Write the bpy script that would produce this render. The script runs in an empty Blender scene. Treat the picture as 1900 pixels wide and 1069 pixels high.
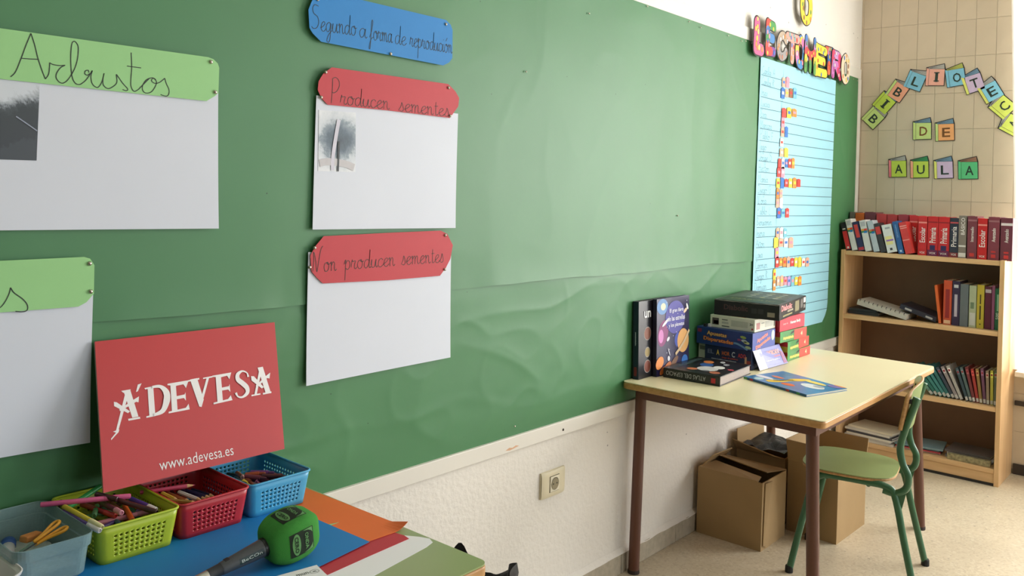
import bpy, bmesh, math, random
from mathutils import Vector, Matrix, noise

random.seed(7)
scene = bpy.context.scene
COL = scene.collection

# ------------------------------------------------------------------ camera
FPX, CXP, CYP = 1591.0, 950.0, 343.8          # focal length and principal point in a 1900x1069 frame
PITCH, ROLL, YAW = -0.00421, 0.03234, 0.70588
CAM = Vector((0.0, -1.74, 1.4138))

def _axes():
    cx, sx = math.cos(PITCH), math.sin(PITCH)
    cr, sr = math.cos(ROLL), math.sin(ROLL)
    cz, sz = math.cos(YAW), math.sin(YAW)
    A = Matrix(((1, 0, 0), (0, cx, -sx), (0, sx, cx)))
    B = Matrix(((cr, -sr, 0), (sr, cr, 0), (0, 0, 1)))
    Cm = Matrix(((cz, 0, sz), (0, 1, 0), (-sz, 0, cz)))
    M = B @ A @ Cm
    tob = lambda r: Vector((r[2], -r[0], -r[1]))
    return tob(M[0]), tob(M[1]), tob(M[2])     # right, down, forward in the room's axes
RGT, DWN, FWD = _axes()

cam = bpy.data.cameras.new('camera')
cam.sensor_width = 36.0
cam.lens = FPX / 1900.0 * 36.0
cam.shift_y = (CYP - 534.5) / 1900.0
cam.clip_start = 0.02
cam_ob = bpy.data.objects.new('camera', cam)
COL.objects.link(cam_ob)
mw = Matrix.Identity(4)
for i in range(3):
    mw[i][0] = RGT[i]; mw[i][1] = -DWN[i]; mw[i][2] = -FWD[i]; mw[i][3] = CAM[i]
cam_ob.matrix_world = mw
scene.camera = cam_ob

# ------------------------------------------------------------------ world, daylight, exposure
world = bpy.data.worlds.new('sky'); scene.world = world
world.use_nodes = True
bg = world.node_tree.nodes['Background']
bg.inputs[0].default_value = (0.80, 0.89, 1.0, 1)
bg.inputs[1].default_value = 0.8

def area(name, loc, rot, sx, sy, power, col):
    l = bpy.data.lights.new(name, 'AREA'); l.shape = 'RECTANGLE'
    l.size = sx; l.size_y = sy; l.energy = power; l.color = col
    o = bpy.data.objects.new(name, l); COL.objects.link(o)
    o.location = loc; o.rotation_euler = rot
    return o
# daylight entering the far-wall window and the windows of the long wall opposite the board
area('daylight_far_window', (5.42, -2.29, 1.60), (0, math.radians(90), 0), 2.0, 2.8, 285, (1.0, 0.98, 0.95))
for xx, pw in ((1.6, 28), (4.0, 58)):
    area('daylight_side_window', (xx, -6.28, 1.70), (math.radians(90), 0, 0), 1.9, 1.7, pw, (0.82, 0.91, 1.0))

vs = scene.view_settings
vs.view_transform = 'Standard'
try: vs.look = 'None'
except Exception: pass
vs.exposure = -0.08; vs.gamma = 1.0; vs.use_curve_mapping = False

# ------------------------------------------------------------------ pixel -> point on a real plane of the room
def ray(px, py):
    return RGT * ((px - CXP) / FPX) + DWN * ((py - CYP) / FPX) + FWD
def W(px, py, y=0.0):                         # on a plane parallel to the board wall
    r = ray(px, py); return CAM + r * ((y - CAM.y) / r.y)
def Hz(px, py, z):                            # on a horizontal plane
    r = ray(px, py); return CAM + r * ((z - CAM.z) / r.z)
def Fx(px, py, x):                            # on a plane parallel to the far wall
    r = ray(px, py); return CAM + r * ((x - CAM.x) / r.x)
def Pl(px, py, o, n):                         # on any plane
    r = ray(px, py); return CAM + r * ((o - CAM).dot(n) / r.dot(n))

# ------------------------------------------------------------------ materials
def lin(c):
    return tuple((v / 12.92 if v <= 0.04045 else ((v + 0.055) / 1.055) ** 2.4) for v in (x / 255.0 for x in c))
MATS = {}
def mat(name, rgb, rough=0.6, metal=0.0, var=0.06, scale=12.0, bump=0.0, bscale=60.0, trans=0.0, coat=0.0, rand=0.0, spec=0.5):
    if name in MATS: return MATS[name]
    m = bpy.data.materials.new(name); m.use_nodes = True
    nt = m.node_tree; b = nt.nodes['Principled BSDF']
    b.inputs['Roughness'].default_value = rough
    b.inputs['Metallic'].default_value = metal
    b.inputs['Specular IOR Level'].default_value = spec
    if coat: b.inputs['Coat Weight'].default_value = coat; b.inputs['Coat Roughness'].default_value = 0.15
    if trans: b.inputs['Transmission Weight'].default_value = trans
    c = lin(rgb)
    tc = nt.nodes.new('ShaderNodeTexCoord')
    nz = nt.nodes.new('ShaderNodeTexNoise'); nz.inputs['Scale'].default_value = scale; nz.inputs['Detail'].default_value = 5
    nt.links.new(tc.outputs['Object'], nz.inputs['Vector'])
    mp = nt.nodes.new('ShaderNodeMapRange')
    mp.inputs['From Min'].default_value = 0.25; mp.inputs['From Max'].default_value = 0.75
    mp.inputs['To Min'].default_value = 1 - var; mp.inputs['To Max'].default_value = 1 + var
    nt.links.new(nz.outputs['Fac'], mp.inputs['Value'])
    val = mp.outputs['Result']
    if rand:
        oi = nt.nodes.new('ShaderNodeObjectInfo')
        m2 = nt.nodes.new('ShaderNodeMapRange'); m2.inputs['To Min'].default_value = 1 - rand; m2.inputs['To Max'].default_value = 1 + rand
        nt.links.new(oi.outputs['Random'], m2.inputs['Value'])
        mm = nt.nodes.new('ShaderNodeMath'); mm.operation = 'MULTIPLY'
        nt.links.new(val, mm.inputs[0]); nt.links.new(m2.outputs['Result'], mm.inputs[1]); val = mm.outputs[0]
    mx = nt.nodes.new('ShaderNodeVectorMath'); mx.operation = 'SCALE'
    mx.inputs[0].default_value = c
    nt.links.new(val, mx.inputs['Scale'])
    nt.links.new(mx.outputs['Vector'], b.inputs['Base Color'])
    if bump:
        n2 = nt.nodes.new('ShaderNodeTexNoise'); n2.inputs['Scale'].default_value = bscale; n2.inputs['Detail'].default_value = 4
        nt.links.new(tc.outputs['Object'], n2.inputs['Vector'])
        bp = nt.nodes.new('ShaderNodeBump'); bp.inputs['Strength'].default_value = bump; bp.inputs['Distance'].default_value = 0.01
        nt.links.new(n2.outputs['Fac'], bp.inputs['Height'])
        nt.links.new(bp.outputs['Normal'], b.inputs['Normal'])
    MATS[name] = m
    return m
def specks(m, scale, size, keep, dark):        # small marks scattered over a surface
    nt = m.node_tree; b = nt.nodes['Principled BSDF']; src = b.inputs['Base Color'].links[0].from_socket
    tc = nt.nodes.new('ShaderNodeTexCoord'); vo = nt.nodes.new('ShaderNodeTexVoronoi'); vo.inputs['Scale'].default_value = scale
    nt.links.new(tc.outputs['Object'], vo.inputs['Vector'])
    sp = nt.nodes.new('ShaderNodeSeparateColor'); nt.links.new(vo.outputs['Color'], sp.inputs[0])
    a = nt.nodes.new('ShaderNodeMath'); a.operation = 'LESS_THAN'; a.inputs[1].default_value = size; nt.links.new(vo.outputs['Distance'], a.inputs[0])
    g = nt.nodes.new('ShaderNodeMath'); g.operation = 'GREATER_THAN'; g.inputs[1].default_value = 1-keep; nt.links.new(sp.outputs[0], g.inputs[0])
    k = nt.nodes.new('ShaderNodeMath'); k.operation = 'MULTIPLY'; nt.links.new(a.outputs[0], k.inputs[0]); nt.links.new(g.outputs[0], k.inputs[1])
    r = nt.nodes.new('ShaderNodeMapRange'); r.inputs['To Min'].default_value = 1; r.inputs['To Max'].default_value = dark; nt.links.new(k.outputs[0], r.inputs['Value'])
    s = nt.nodes.new('ShaderNodeVectorMath'); s.operation = 'SCALE'; nt.links.new(src, s.inputs[0]); nt.links.new(r.outputs['Result'], s.inputs['Scale'])
    nt.links.new(s.outputs['Vector'], b.inputs['Base Color'])
def flat(rgb, rough=0.55):                    # printed colour
    return mat('print_%d_%d_%d' % tuple(rgb), rgb, rough, var=0.05, scale=40)
def ink(rgb): return flat(rgb, 0.7)

def ramp_nodes(nt, stops):
    r = nt.nodes.new('ShaderNodeValToRGB')
    el = r.color_ramp.elements
    while len(el) < len(stops): el.new(0.5)
    for e, (p, c) in zip(el, stops): e.position = p; e.color = (*lin(c), 1)
    return r

def mat_wood(name, a, b_, axis='X', rough=0.5, sc=6.0, dist=3.0, fine=70.0):
    if name in MATS: return MATS[name]
    m = bpy.data.materials.new(name); m.use_nodes = True; nt = m.node_tree; p = nt.nodes['Principled BSDF']
    p.inputs['Roughness'].default_value = rough
    tc = nt.nodes.new('ShaderNodeTexCoord'); mp = nt.nodes.new('ShaderNodeMapping')
    s = [fine, fine, fine]; s['XYZ'.index(axis)] = sc
    mp.inputs['Scale'].default_value = s
    nt.links.new(tc.outputs['Object'], mp.inputs['Vector'])
    nz = nt.nodes.new('ShaderNodeTexNoise'); nz.inputs['Scale'].default_value = 1.0; nz.inputs['Detail'].default_value = 6; nz.inputs['Distortion'].default_value = dist * 0.2
    nt.links.new(mp.outputs['Vector'], nz.inputs['Vector'])
    r = ramp_nodes(nt, [(0.3, a), (0.7, b_)])
    nt.links.new(nz.outputs['Fac'], r.inputs['Fac']); nt.links.new(r.outputs['Color'], p.inputs['Base Color'])
    MATS[name] = m
    return m

def mat_plaster(name, rgb, spots=0.0, bump=0.35, bs=55):
    m = mat(name, rgb, 0.85, var=0.03, scale=2.5, bump=bump, bscale=bs)
    return m

def mat_terrazzo(name, base, chips, rough=0.32):
    m = bpy.data.materials.new(name); m.use_nodes = True; nt = m.node_tree; p = nt.nodes['Principled BSDF']
    p.inputs['Roughness'].default_value = rough
    tc = nt.nodes.new('ShaderNodeTexCoord')
    vo = nt.nodes.new('ShaderNodeTexVoronoi'); vo.inputs['Scale'].default_value = 120
    nt.links.new(tc.outputs['Object'], vo.inputs['Vector'])
    sp = nt.nodes.new('ShaderNodeSeparateColor'); nt.links.new(vo.outputs['Color'], sp.inputs[0])
    r = ramp_nodes(nt, [(0.0, chips[0]), (0.16, chips[0]), (0.3, base), (0.8, base), (1.0, chips[1])])
    nt.links.new(sp.outputs[0], r.inputs['Fac'])
    vo2 = nt.nodes.new('ShaderNodeTexVoronoi'); vo2.inputs['Scale'].default_value = 22
    nt.links.new(tc.outputs['Object'], vo2.inputs['Vector'])
    lt = nt.nodes.new('ShaderNodeMath'); lt.operation = 'LESS_THAN'; lt.inputs[1].default_value = 0.11
    nt.links.new(vo2.outputs['Distance'], lt.inputs[0])
    s2 = nt.nodes.new('ShaderNodeSeparateColor'); nt.links.new(vo2.outputs['Color'], s2.inputs[0])
    g2 = nt.nodes.new('ShaderNodeMath'); g2.operation = 'GREATER_THAN'; g2.inputs[1].default_value = 0.55
    nt.links.new(s2.outputs[1], g2.inputs[0])
    ml = nt.nodes.new('ShaderNodeMath'); ml.operation = 'MULTIPLY'
    nt.links.new(lt.outputs[0], ml.inputs[0]); nt.links.new(g2.outputs[0], ml.inputs[1])
    m3 = nt.nodes.new('ShaderNodeMath'); m3.operation = 'MULTIPLY'; m3.inputs[1].default_value = 0.55
    nt.links.new(ml.outputs[0], m3.inputs[0])
    mx = nt.nodes.new('ShaderNodeMix'); mx.data_type = 'RGBA'
    nt.links.new(m3.outputs[0], mx.inputs[0]); nt.links.new(r.outputs['Color'], mx.inputs[6]); mx.inputs[7].default_value = (*lin((110, 98, 84)), 1)
    nz = nt.nodes.new('ShaderNodeTexNoise'); nz.inputs['Scale'].default_value = 2.2; nz.inputs['Detail'].default_value = 4
    nt.links.new(tc.outputs['Object'], nz.inputs['Vector'])
    mr = nt.nodes.new('ShaderNodeMapRange'); mr.inputs['From Min'].default_value = 0.3; mr.inputs['From Max'].default_value = 0.7
    mr.inputs['To Min'].default_value = 0.88; mr.inputs['To Max'].default_value = 1.06
    nt.links.new(nz.outputs['Fac'], mr.inputs['Value'])
    sc_ = nt.nodes.new('ShaderNodeVectorMath'); sc_.operation = 'SCALE'
    nt.links.new(mx.outputs[2], sc_.inputs[0]); nt.links.new(mr.outputs['Result'], sc_.inputs['Scale'])
    nt.links.new(sc_.outputs['Vector'], p.inputs['Base Color'])
    MATS[name] = m
    return m

def mat_translucent(name, rgb, fac):          # cloth / frosted plastic letting light through
    m = bpy.data.materials.new(name); m.use_nodes = True; nt = m.node_tree
    out = nt.nodes['Material Output']; p = nt.nodes['Principled BSDF']
    tr = nt.nodes.new('ShaderNodeBsdfTranslucent'); mx = nt.nodes.new('ShaderNodeMixShader')
    nz = nt.nodes.new('ShaderNodeTexNoise'); nz.inputs['Scale'].default_value = 30
    r = ramp_nodes(nt, [(0.3, tuple(int(v * .96) for v in rgb)), (0.7, rgb)])
    nt.links.new(nz.outputs['Fac'], r.inputs['Fac'])
    nt.links.new(r.outputs['Color'], p.inputs['Base Color']); nt.links.new(r.outputs['Color'], tr.inputs['Color'])
    p.inputs['Roughness'].default_value = 0.8
    mx.inputs[0].default_value = fac
    nt.links.new(p.outputs[0], mx.inputs[1]); nt.links.new(tr.outputs[0], mx.inputs[2]); nt.links.new(mx.outputs[0], out.inputs[0])
    MATS[name] = m
    return m

def mat_seethrough(name, rgb, clear, rough=0.25):
    m = bpy.data.materials.new(name); m.use_nodes = True; nt = m.node_tree
    out = nt.nodes['Material Output']; p = nt.nodes['Principled BSDF']
    p.inputs['Base Color'].default_value = (*lin(rgb), 1); p.inputs['Roughness'].default_value = rough
    tp = nt.nodes.new('ShaderNodeBsdfTransparent'); mx = nt.nodes.new('ShaderNodeMixShader')
    nz = nt.nodes.new('ShaderNodeTexNoise'); nz.inputs['Scale'].default_value = 25
    mr = nt.nodes.new('ShaderNodeMapRange'); mr.inputs['To Min'].default_value = clear - 0.06; mr.inputs['To Max'].default_value = clear + 0.06
    nt.links.new(nz.outputs['Fac'], mr.inputs['Value']); nt.links.new(mr.outputs['Result'], mx.inputs[0])
    nt.links.new(p.outputs[0], mx.inputs[1]); nt.links.new(tp.outputs[0], mx.inputs[2]); nt.links.new(mx.outputs[0], out.inputs[0])
    MATS[name] = m
    return m

# ------------------------------------------------------------------ mesh building
class MB:
    def __init__(s): s.v = []; s.f = []
    def quad(s, a, b, c, d):
        n = len(s.v); s.v += [tuple(a), tuple(b), tuple(c), tuple(d)]; s.f.append((n, n+1, n+2, n+3)); return s
    def poly(s, pts):
        n = len(s.v); s.v += [tuple(p) for p in pts]; s.f.append(tuple(range(n, n+len(pts)))); return s
    def box(s, x0, x1, y0, y1, z0, z1):
        n = len(s.v)
        s.v += [(x0,y0,z0),(x1,y0,z0),(x1,y1,z0),(x0,y1,z0),(x0,y0,z1),(x1,y0,z1),(x1,y1,z1),(x0,y1,z1)]
        s.f += [tuple(n+i for i in q) for q in ((0,3,2,1),(4,5,6,7),(0,1,5,4),(1,2,6,5),(2,3,7,6),(3,0,4,7))]
        return s
    def hexa(s, p):                           # eight corners: bottom loop, top loop
        n = len(s.v); s.v += [tuple(q) for q in p]
        s.f += [tuple(n+i for i in q) for q in ((0,3,2,1),(4,5,6,7),(0,1,5,4),(1,2,6,5),(2,3,7,6),(3,0,4,7))]
        return s
    def slab(s, pts, off):                    # polygon of 3D points extruded by vector off
        n = len(s.v); k = len(pts); off = Vector(off)
        s.v += [tuple(p) for p in pts] + [tuple(Vector(p) + off) for p in pts]
        s.f.append(tuple(range(n, n+k))); s.f.append(tuple(range(n+2*k-1, n+k-1, -1)))
        for i in range(k): s.f.append((n+i, n+k+i, n+k+(i+1) % k, n+(i+1) % k))
        return s
    def grid(s, fn, nu, nv):
        n = len(s.v)
        for j in range(nv+1):
            for i in range(nu+1): s.v.append(tuple(fn(i/nu, j/nv)))
        for j in range(nv):
            for i in range(nu):
                a = n + j*(nu+1) + i; s.f.append((a, a+1, a+nu+2, a+nu+1))
        return s
    def tube(s, pts, r, n=10, cap=True, closed=False):
        pts = [Vector(p) for p in pts]; m = len(pts); base = len(s.v)
        rs = r if isinstance(r, (list, tuple)) else [r]*m
        up = None
        for i, p in enumerate(pts):
            if closed: t = (pts[(i+1) % m] - pts[i-1]).normalized()
            else: t = (pts[min(i+1, m-1)] - pts[max(i-1, 0)]).normalized()
            if up is None:
                up = Vector((0,0,1)) if abs(t.z) < 0.9 else Vector((1,0,0))
            a = t.cross(up); a.normalize(); b = a.cross(t).normalized(); up = b
            for k in range(n):
                an = 2*math.pi*k/n
                s.v.append(tuple(p + a*(rs[i]*math.cos(an)) + b*(rs[i]*math.sin(an))))
        rng = m if closed else m-1
        for i in range(rng):
            i2 = (i+1) % m
            for k in range(n):
                k2 = (k+1) % n
                s.f.append((base+i*n+k, base+i*n+k2, base+i2*n+k2, base+i2*n+k))
        if cap and not closed:
            s.f.append(tuple(base+k for k in range(n-1, -1, -1)))
            s.f.append(tuple(base+(m-1)*n+k for k in range(n)))
        return s
    def lathe(s, prof, n=20, c=(0,0,0)):      # profile of (r, z), about z
        base = len(s.v); m = len(prof)
        for r, z in prof:
            for k in range(n):
                a = 2*math.pi*k/n; s.v.append((c[0]+r*math.cos(a), c[1]+r*math.sin(a), c[2]+z))
        for i in range(m-1):
            for k in range(n):
                k2 = (k+1) % n; s.f.append((base+i*n+k, base+i*n+k2, base+(i+1)*n+k2, base+(i+1)*n+k))
        if prof[0][0] > 1e-6: s.f.append(tuple(base+k for k in range(n-1, -1, -1)))
        if prof[-1][0] > 1e-6: s.f.append(tuple(base+(m-1)*n+k for k in range(n)))
        return s
    def disc(s, c, ax, ay, r, ry=None, n=16):
        c = Vector(c); ax = Vector(ax); ay = Vector(ay); ry = r if ry is None else ry
        return s.poly([c + ax*(r*math.cos(2*math.pi*k/n)) + ay*(ry*math.sin(2*math.pi*k/n)) for k in range(n)])
    def mesh(s, name, weld=0.0, recalc=True):
        me = bpy.data.meshes.new(name); me.from_pydata(s.v, [], s.f)
        bm = bmesh.new(); bm.from_mesh(me)
        if weld: bmesh.ops.remove_doubles(bm, verts=bm.verts, dist=weld)
        if recalc: bmesh.ops.recalc_face_normals(bm, faces=bm.faces)
        bm.to_mesh(me); bm.free()
        return me

def put(name, me, m, parent=None, smooth=False, bevel=0.0, solid=0.0, seg=2):
    if isinstance(me, MB): me = me.mesh(name)
    if m is not None and not me.materials: me.materials.append(m)
    if smooth:
        for p in me.polygons: p.use_smooth = True
    o = bpy.data.objects.new(name, me); COL.objects.link(o)
    if parent is not None: o.parent = parent
    if solid:
        d = o.modifiers.new('thickness', 'SOLIDIFY'); d.thickness = solid; d.offset = -1
    if bevel:
        d = o.modifiers.new('bevel', 'BEVEL'); d.width = bevel; d.segments = seg; d.limit_method = 'ANGLE'
        d.angle_limit = math.radians(40); d.harden_normals = False
    return o
def autosmooth(o, ang=40):
    me = o.data
    try: me.set_sharp_from_angle(angle=math.radians(ang))
    except Exception: pass
def tag(o, label, cat, group=None):
    o['label'] = label; o['category'] = cat
    if group: o['group'] = group
    return o
def thing(name, label, cat, loc=(0,0,0), rot=(0,0,0), group=None):
    o = bpy.data.objects.new(name, None); o.empty_display_size = 0.05
    COL.objects.link(o); o.location = loc; o.rotation_euler = rot
    return tag(o, label, cat, group)
def struct(o): o['kind'] = 'structure'; return o
def centred(name, mb, m, parent=None, **kw):  # mesh in room axes, origin moved to its middle
    me = mb.mesh(name) if isinstance(mb, MB) else mb
    c = Vector((0,0,0))
    for v in me.vertices: c += v.co
    c /= len(me.vertices)
    me.transform(Matrix.Translation(-c))
    o = put(name, me, m, parent, **kw); o.location = c
    return o
def spline(pts, sub=6, closed=False):
    pts = [Vector(p) for p in pts]; n = len(pts); out = []
    if n < 3: return pts
    rng = n if closed else n-1
    for i in range(rng):
        p0 = pts[(i-1) % n] if closed else pts[max(i-1, 0)]
        p1 = pts[i]; p2 = pts[(i+1) % n]; p3 = pts[(i+2) % n] if closed else pts[min(i+2, n-1)]
        for k in range(sub):
            t = k/sub
            out.append(0.5*((2*p1) + (p2-p0)*t + (2*p0-5*p1+4*p2-p3)*t*t + (3*p1-p0-3*p2+p3)*t*t*t))
    if not closed: out.append(pts[-1])
    return out
def ribbon(mb, pts, w, nrm):                  # flat pen stroke of width w lying in the plane with normal nrm
    pts = [Vector(p) for p in pts]; n = len(pts); nrm = Vector(nrm); base = len(mb.v)
    ws = w if isinstance(w, (list, tuple)) else [w]*n
    for i, p in enumerate(pts):
        t = pts[min(i+1, n-1)] - pts[max(i-1, 0)]
        if t.length < 1e-9: t = Vector((1,0,0))
        s_ = nrm.cross(t).normalized()
        mb.v.append(tuple(p + s_*ws[i]*0.5)); mb.v.append(tuple(p - s_*ws[i]*0.5))
    for i in range(n-1):
        mb.f.append((base+2*i, base+2*i+1, base+2*i+3, base+2*i+2))

TXT = {}
def text_mesh(body, bold=0.0):
    k = (body, bold)
    if k in TXT: return TXT[k]
    cu = bpy.data.curves.new('txt', 'FONT'); cu.body = body; cu.offset = bold; cu.resolution_u = 2
    ob = bpy.data.objects.new('txt', cu)
    COL.objects.link(ob)
    dg = bpy.context.evaluated_depsgraph_get()
    me = bpy.data.meshes.new_from_object(ob.evaluated_get(dg))
    bpy.data.objects.remove(ob); bpy.data.curves.remove(cu)
    xs = [v.co.x for v in me.vertices]; ys = [v.co.y for v in me.vertices]
    x0, x1, y0, y1 = min(xs), max(xs), min(ys), max(ys)
    me.transform(Matrix.Translation((-(x0+x1)/2, -(y0+y1)/2, 0)))
    TXT[k] = (me, x1-x0, y1-y0)
    return TXT[k]
def scribble(parent, centre, xd, yd, w, h, m, name='lettering'):   # writing too small to read
    xd = Vector(xd).normalized(); yd = Vector(yd).normalized(); mb = MB(); n = max(4, int(w/h*2.2)); r_ = random.Random(int(w*1e5)+int(h*1e5))
    pts = []
    for i in range(n*2+1):
        pts.append(xd*(-w/2 + w*i/(n*2)) + yd*(h*(.5 if i % 2 else -.5)*r_.uniform(.55, 1)))
    ribbon(mb, spline(pts, 3), h*.22, xd.cross(yd))
    o = put(name, mb.mesh(name, recalc=False), m, parent); o.location = centre
    return o
def lettering(body, parent, centre, xd, yd, w, h=None, m=None, bold=0.0, name='lettering'):
    me, tw, th = text_mesh(body, bold)
    sx = w/tw; sy = (h/th) if h else sx
    me2 = me.copy(); me2.materials.clear()
    xd = Vector(xd).normalized(); yd = Vector(yd).normalized(); nd = xd.cross(yd)
    M = Matrix.Identity(4)
    for i in range(3):
        M[i][0] = xd[i]*sx; M[i][1] = yd[i]*sy; M[i][2] = nd[i]; M[i][3] = 0
    me2.transform(M)
    o = put(name, me2, m, parent); o.location = centre
    return o

# ================================================================== THE ROOM
XW, YR, XB, ZC = 5.193, -6.0, -4.2, 3.05      # far wall, window wall, wall behind the camera, ceiling
m_plaster = mat_plaster('white_plaster', (234, 229, 220))
m_paintw = mat('beige_wall_paint', (158, 146, 126), 0.55, var=0.02)
m_backwall = mat('dark_back_wall', (112, 92, 70), 0.9, var=0.08, scale=30)  # unseen back wall, given an invented dark brown to cut bounced light
specks(m_plaster, 14, .06, .35, .45)
m_grout = mat('tile_grout', (176, 163, 140), 0.85, var=0.05)
m_tile = mat('beige_glazed_tile', (208, 192, 167), 0.28, var=0.035, scale=7, rand=0.025, bump=0.05, bscale=14)
m_floor = mat_terrazzo('terrazzo_floor', (205, 192, 166), ((194, 180, 154), (214, 203, 180)))
m_skirt = mat('stone_skirting', (176, 166, 146), 0.5, var=0.16, scale=45, bump=0.1)
m_ceil = mat('ceiling_paint', (232, 230, 225), 0.9, var=0.01)
m_frame = mat('white_frame_lacquer', (228, 224, 214), 0.45, var=0.02, scale=5)
m_glass = mat_seethrough('window_glass', (235, 240, 242), 0.93, 0.03)

struct(put('floor', MB().box(XB, XW+.2, YR-.2, 0.2, -0.1, 0), m_floor))
struct(put('ceiling', MB().box(XB, XW+.2, YR-.2, 0.2, ZC, ZC+.1), m_ceil))
struct(put('wall_left', MB().box(XB-.2, XW+.2, 0.0, 0.2, 0, ZC), m_plaster))
struct(put('wall_back', MB().box(XB-.2, XB, YR-.2, 0.0, 0, ZC), m_backwall))
# far wall with its window opening
WY0, WY1, WZ0, WZ1 = -0.90, -3.7, 0.60, 2.62
wf = MB().box(XW, XW+.2, WY0, 0, 0, ZC).box(XW, XW+.2, YR, WY1, 0, ZC)
wf.box(XW, XW+.2, WY1, WY0, 0, WZ0).box(XW, XW+.2, WY1, WY0, WZ1, ZC)
wall_far = struct(put('wall_far', wf, m_grout))
tile_me = MB().box(-.0044, 0, -.0493, .0493, -.0993, .0993).mesh('tile')
tile_me.materials.append(m_tile)
def tile(y, z):
    o = bpy.data.objects.new('tile', tile_me); COL.objects.link(o); o.parent = wall_far; o.location = (XW, y, z)
for c in range(10):
    yc = -0.012 - 0.05 - 0.1*c
    for r in range(15):
        zc = 0.024 + 0.1 + 0.2*r
        if zc > ZC - .1: continue
        if zc < 1.1 and yc > -0.80: continue        # hidden behind the bookcase
        if yc < WY0 + .02 and zc > .5: continue
        tile(yc, zc)
for c in range(10, 17):
    for r in range(2): tile(-0.062 - 0.1*c, 0.124 + 0.2*r)
# strip of cut tiles against the board wall
st = MB().box(-.0044, 0, -.0055, .0055, -.0989, .0989).mesh('tile'); st.materials.append(m_tile)
for r in range(5, 15):
    o = bpy.data.objects.new('tile', st); COL.objects.link(o); o.parent = wall_far; o.location = (XW, -.0062, .124+.2*r)
# window wall opposite the board (outside the picture): two openings
wr = MB(); xs = [XB-.2, .65, 2.55, 3.05, 4.95, XW+.2]
for i in range(0, 6, 2): wr.box(xs[i], xs[i+1], YR-.2, YR, 0, ZC)
for i in range(1, 5, 2): wr.box(xs[i], xs[i+1], YR-.2, YR, 0, .85).box(xs[i], xs[i+1], YR-.2, YR, 2.55, ZC)
struct(put('wall_right', wr, m_paintw))
def window(n, a, b, z0, z1, along):
    root = bpy.data.objects.new('window_%d' % n, None); COL.objects.link(root); struct(root)
    fr = MB(); t = .05
    def bar(u0, u1, w0, w1):
        if along == 'x': fr.box(u0, u1, YR-.13, YR-.07, w0, w1)
        else: fr.box(XW+.07, XW+.13, u0, u1, w0, w1)
    mid = (a+b)/2
    bar(a, a+t, z0, z1); bar(b-t, b, z0, z1); bar(a+t, b-t, z0, z0+t); bar(a+t, b-t, z1-t, z1); bar(mid-t/2, mid+t/2, z0+t, z1-t)
    put('window_frame', fr, m_frame, root)
    for u0, u1 in ((a+t, mid-t/2), (mid+t/2, b-t)):
        g = MB()
        if along == 'x': g.box(u0, u1, YR-.103, YR-.097, z0+t, z1-t)
        else: g.box(XW+.097, XW+.103, u0, u1, z0+t, z1-t)
        put('pane', g, m_glass, root)
    return root
w1 = window(1, WY1, WY0, WZ0, WZ1, 'y')
put('window_sill', MB().box(XW-.10, XW+.07, WY1-.05, -.86, .525, .552), m_frame, w1, bevel=.004)
for k, i in enumerate((1, 3)): window(2+k, xs[i], xs[i+1], .85, 2.55, 'x')
# dark rails on the tiled wall under the window and the dark skirting
m_rail = mat('dark_painted_rail', (58, 50, 46), 0.45, var=0.08)
struct(put('trim_1', MB().box(XW-.022, XW-.0045, -3.9, -.850, .362, .386), m_rail, bevel=.002))
struct(put('baseboard_far', MB().box(XW-.016, XW-.0045, -3.9, -.850, .0, .055), m_rail, bevel=.002))
# stone skirting under the board, tile by tile
bl = struct(bpy.data.objects.new('baseboard_left', None)); COL.objects.link(bl)
sk = MB().box(-.1985, .1985, -.015, 0, 0, .074).mesh('skirting_tile'); sk.materials.append(m_skirt)
for k in range(18):
    x = -1.9 + .4*k + .02
    if x + .2 > XW: break
    o = put('skirting_tile', sk, None, bl, bevel=.002); o.location = (x, -.0005, 0)
put('mortar_top', MB().grid(lambda u, v: (-2.1 + 7.2*u, -.017*(1-v)**1.5 - .0006, .073 + .016*v + .004*noise.noise(Vector((u*90, v, 3)))*(1)), 260, 3), m_plaster, bl, smooth=True)

# ================================================================== BULLETIN BOARD
YP = -0.0065                                   # mean plane of the green paper
ZB0, ZB1 = 0.590, 0.6365                       # bottom rail
ZT0, ZT1 = 2.127, 2.185                        # top rail
BX0, BX1 = -0.45, 5.178
m_green = mat('green_craft_paper', (68, 126, 80), 0.49, var=0.05, scale=3.0, bump=0.03, bscale=25, spec=0.55)
specks(m_green, 16, .032, .45, .35)
board = thing('bulletin_board', 'long bulletin board covered in creased green paper with white frame', 'bulletin board', (2.3, 0, ZB0))
def bloc(x, y, z): return (x-2.3, y, z-ZB0)
def frame_bar(x0, x1, z0, z1, d=.015):
    b = MB().box(x0-2.3, x1-2.3, -d, -.0005, z0-ZB0, z1-ZB0)
    put('frame_rail', b, m_frame, board, bevel=.002)
frame_bar(BX0, BX1, ZB0, ZB1)
frame_bar(BX0, BX1, ZT0, ZT1, .010)
frame_bar(BX1-.045, BX1, ZB1+.0005, ZT0-.0005, .012)
ZSEAM = 1.118
def nz(x, z, s, o=0.0): return noise.noise(Vector((x*s, z*s, o)))
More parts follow.
